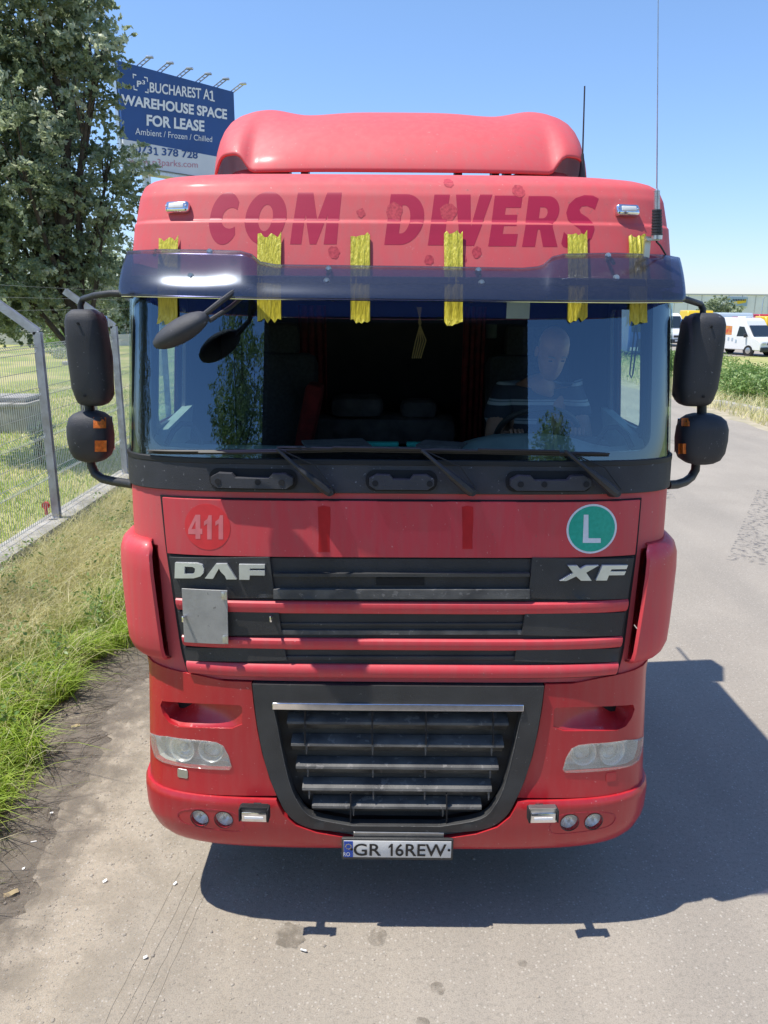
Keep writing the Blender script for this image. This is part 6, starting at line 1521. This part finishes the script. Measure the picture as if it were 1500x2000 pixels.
# ------------------------------------------------------------------ vehicles, warehouse on the right
def vehicle(name, lab, cat, loc, rz, L_, W_, prof_, paint, glass, group=None, wheels=(.9, 3.9), wr=.33, decal=False, hood=None):
    """prof_: side outline (x forward, z); glass: list of (kind, polygon)"""
    t = thing(name, lab, cat, loc, rz, group)
    b = MB()
    def wy(z): return W_/2*(1-.10*max(0, (z-1.0)/1.3)**1.3)
    for sgn in (1,):
        b.prism([prof_], lambda x, z, k: Vector((x, wy(z)*(1 if k == 0 else -1), z)), None, (.5, .35))
    b.build('body', paint, t, None, 40, .05)
    for kind, poly in glass:
        if kind == 'side':
            for sg in (-1, 1):
                b = MB(); b.prism([poly], lambda x, z, k: Vector((x, sg*(wy(z)+.006-.02*k), z)), None); b.build('side_window', M['car_glass'], t)
        elif kind == 'front':
            (x0, z0), (x1, z1) = poly; b = MB(); h0, h1 = wy(z0)*.90, wy(z1)*.86; nx = Vector((z1-z0, 0, x0-x1)).normalized()*.055
            v = [Vector((x0, -h0, z0)), Vector((x0, h0, z0)), Vector((x1, h1, z1)), Vector((x1, -h1, z1))]; v = [q+nx for q in v]; b.add(v+[q-nx*.9 for q in v], [(0,1,2,3),(4,7,6,5),(0,4,5,1),(1,5,6,2),(2,6,7,3),(3,7,4,0)]); b.build('windscreen', M['car_glass'], t)
    for x in wheels:
        for sg in (-1, 1):
            b = MB(); b.cyl(Vector((x, sg*(W_/2-.20), wr)), Vector((x, sg*(W_/2+.01), wr)), wr, 24); ty = b.build('wheel', M['rubber_tyre'], t)
            b = MB(); b.cyl(Vector((x, sg*(W_/2+.005), wr)), Vector((x, sg*(W_/2+.02), wr)), wr*.62, 16, wr*.5); b.build('rim', M['steel'], ty)
            b = MB(); b.cyl(Vector((x, sg*(W_/2-.1), wr+.02)), Vector((x, sg*(W_/2-.004), wr+.02)), wr*1.22, 20); b.build('wheel_arch', M['black'], t)
    xf = max(q[0] for q in prof_)
    zb = .42; b = MB(); b.box((xf+.0, 0, zb), (.14, W_*.98, .30), bev=.05); b.build('bumper', M['plastic'] , t)
    for sg in (-1, 1):
        b = MB(); b.box((xf-.10, sg*W_*.36, .80), (.26, W_*.20, .18), bev=.05); b.build('headlight', M['lens2'], t)
        b = MB(); b.box((xf-1.15, sg*(W_/2+.12), 1.25), (.12, .18, .24), bev=.04); b.build('door_mirror', M['plastic'], t)
    b = MB(); b.box((xf-.02, 0, .78), (.12, W_*.36, .16), bev=.02); b.build('front_grille', M['plastic'], t)
    b = MB(); b.box((xf+.08, 0, .46), (.02, .52, .12)); b.build('number_plate', M['offwhite'], t)
    return t
M['lens2'] = mat('headlight_glass', (.6, .62, .64), .15, coat=.5); M['van_white'] = mat('van_white_paint', (.78, .78, .78), .3, coat=.5); M['yel'] = mat('yellow_paint', (.75, .50, .02), .4, coat=.4); M['grn'] = mat('green_tarpaulin', (.08, .33, .03), .6); M['dkblue'] = mat('dark_blue_paint', (.03, .08, .30), .35, coat=.5); M['redcar'] = mat('red_car_paint', (.45, .02, .03), .35, coat=.5); M['ltblue'] = mat('light_blue_grey_paint', (.40, .48, .55), .5)
vanprof = [(0, .35), (.02, 1.0), (.06, 1.95), (.16, 2.26), (.5, 2.32), (3.05, 2.32), (3.35, 2.20), (3.62, 1.80), (4.12, 1.18), (4.62, 1.0), (4.76, .85), (4.80, .35)]
vg = [('side', [(2.9, 1.18), (3.78, 1.20), (3.38, 1.78), (3.0, 1.80)]), ('front', [(4.10, 1.22), (3.62, 1.84)])]
p = atz(1455, 691, 0); ang = math.atan2(-.90, .42)
van = vehicle('panel_van', 'white high-roofed panel van with coloured pictures on its side, beyond the weeds', 'van', (p.x-1.75, p.y+1.5, 0), ang, 4.8, 1.9, vanprof, M['van_white'], vg)
b = MB(); b.prism([[(1.3, 1.25), (2.5, 1.25), (2.45, 1.8), (1.35, 1.85)]], lambda x, z, k: Vector((x, -(.955-.05*max(0, z-1)-.004*k), z)), None); b.build('side_decal', mat('fruit_decal', (.62, .30, .08), .5, col2=(.55, .05, .04), scale=5), van)
b = MB()
for k in range(9): x = .5+k*.30; b.box((x, -.958, .95+.08*math.sin(k*2.2)), (.12, .01, .20))
b.build('side_lettering', M['ltblue'], van)
b = MB(); b.box((2.6, 0, 2.36), (.6, .7, .08), bev=.02); b.build('roof_vent', M['white'], van)
p = atz(1318, 676, 0)
vehicle('panel_van', 'white van partly hidden behind the right mirror, facing the road', 'van', (p.x-.9, p.y+4.2, 0), math.atan2(-.98, .14), 5.2, 1.95, [(0, .35), (.02, 1.0), (.06, 2.2), (.2, 2.5), (3.3, 2.5), (3.7, 2.3), (4.35, 1.35), (4.95, 1.15), (5.15, .9), (5.2, .35)], M['van_white'], [('side', [(3.2, 1.3), (4.0, 1.32), (3.65, 2.0), (3.25, 2.0)]), ('front', [(4.34, 1.4), (3.75, 2.25)])], wheels=(1.0, 4.3))
def cabtruck(px, d, w_, h, L_, paint, lab, name='parked_truck', box=None, rz=0.0, cat='truck'):
    p = px2(px, 640, d); t = thing(name, lab, cat, (p.x, p.y, 0), rz)
    pr = [(0, .5), (2.1, .5), (2.2, 1.2), (2.02, h-.3), (1.8, h), (0, h)]
    b = MB(); b.prism([[(-y_, z) for y_, z in pr]], lambda y_, z, k: Vector((w_/2*(1 if k == 0 else -1), y_, z)), None); b.build('cab', paint, t, None, 40, .08)
    b = MB(); b.box((0, -2.16, h*.66), (w_*.88, .06, h*.26), rot=Matrix.Rotation(R(6), 4, 'X')); b.build('windscreen', M['car_glass'], t)
    b = MB(); b.box((0, -2.22, h*.32), (w_*.6, .05, h*.2)); b.build('front_grille', M['plastic'], t)
    for sg in (-1, 1):
        b = MB(); b.box((sg*w_*.36, -2.22, .72), (w_*.18, .06, .2)); b.build('headlight', M['lens2'], t)
        b = MB(); b.box((sg*(w_/2-.16), -1.1, .45), (.3, .9, .9), bev=.2); b.build('wheel', M['rubber_tyre'], t)
    b = MB(); b.box((0, L_/2, h*.5 if box else .75), (w_, L_-.1, h*.9 if box else .4)); b.build('cargo_box' if box else 'chassis', M[box] if box else M['black'], t)
    b = MB(); [b.box((x_, y_, .45), (.3, .9, .9), bev=.2) for x_ in (-w_/2+.2, w_/2-.2) for y_ in (L_*.75,)]; b.build('rear_axle', M['rubber_tyre'], t)
    return t
cabtruck(1349, 72, 2.3, 2.7, 5, M['yel'], 'yellow truck cab parked between a white van and the warehouse'); cabtruck(1312, 78, 2.5, 2.3, 7, M['grn'], 'green truck partly hidden behind the cab edge on the right', box='grn')
cabtruck(1418, 76, 3.2, 2.5, 7, M['ltblue'], 'pale blue grey truck behind the right mirror top', box='ltblue'); cabtruck(1452, 70, 2.4, 2.2, 5, M['redcar'], 'red truck directly behind the white high-roofed van'); cabtruck(1502, 66, 2.6, 2.3, 5, M['yel'], 'yellow truck at the right edge of the photo'); cabtruck(1482, 76, 2.0, 2.4, 5, M['redcar'], 'red truck between the white van and the yellow truck at the right edge')
cabtruck(1246, 45, 2.3, 3.0, 7, M['dkblue'], 'dark blue truck seen through the right end of the windscreen', box='white')
wh = px2(1300, 600, 190); t = thing('warehouse', 'long pale grey warehouse on the right horizon', 'warehouse', (wh.x, wh.y, 0))
M['clad'] = mat('pale_cladding', (.80, .80, .78), .6, var=.04, scale=.3)
Hw = px2(1400, 574, 190).z; xr = px2(1700, 600, 190).x-wh.x
b = MB(); b.box((xr/2-8, 20, Hw/2), (xr+16, 40, Hw)); b.build('wall', M['clad'], t)
b = MB()
for k in range(24): b.box((-14+k*3.2, -.06, Hw/2), (.10, .12, Hw))
b.box((xr/2-8, -.12, Hw-.15), (xr+16.4, .2, .3)); b.build('cladding_joints', mat('joint_grey', (.45, .46, .46), .6), t)
s0 = px2(1420, 598, 189.6)-wh; s1 = px2(1461, 581, 189.6)-wh
b = MB(); b.box(((s0.x+s1.x)/2, -.25, wh.z*0+(px2(1420, 598, 189.6).z+px2(1461, 581, 189.6).z)/2), (s1.x-s0.x, .2, px2(1461, 581, 189.6).z-px2(1420, 598, 189.6).z)); sg_ = b.build('sign', mat('sign_blue_grey', (.28, .40, .50), .5), t)
zc_ = (px2(1420, 598, 189.6).z+px2(1461, 581, 189.6).z)/2
b = MB(); b.prism([[(s0.x+1.1, zc_-.1), (s1.x-.3, zc_+.65), (s1.x-.3, zc_-.15), (s0.x+2.6, zc_-.5)]], lambda u_, v_, k: Vector((u_, -.40+.05*k, v_)), None); b.build('swoosh', mat('sign_yellow', (.75, .52, .02), .5), sg_)
b = MB()
for k in range(8): b.box((s0.x+1.3+k*.40, -.40, zc_+.42), (.26, .05, .36))
b.build('sign_lettering', M['ink'], sg_)
for px, lab in ((1484, 'thin grey lamp post in front of the warehouse near the right edge'),):
    p = px2(px, 640, 95); t = thing('lamp_post', lab, 'lamp post', (p.x, p.y, 0)); b = MB(); b.tube([Vector((0, 0, 0)), Vector((0, 0, 4.0)), Vector((.2, 0, 4.3)), Vector((.8, 0, 4.35))], [.09, .06, .05, .05], 8); b.build('pole', M['steel'], t); b = MB(); b.box((.95, 0, 4.33), (.5, .2, .1), bev=.03); b.build('lamp_head', M['steel'], t)
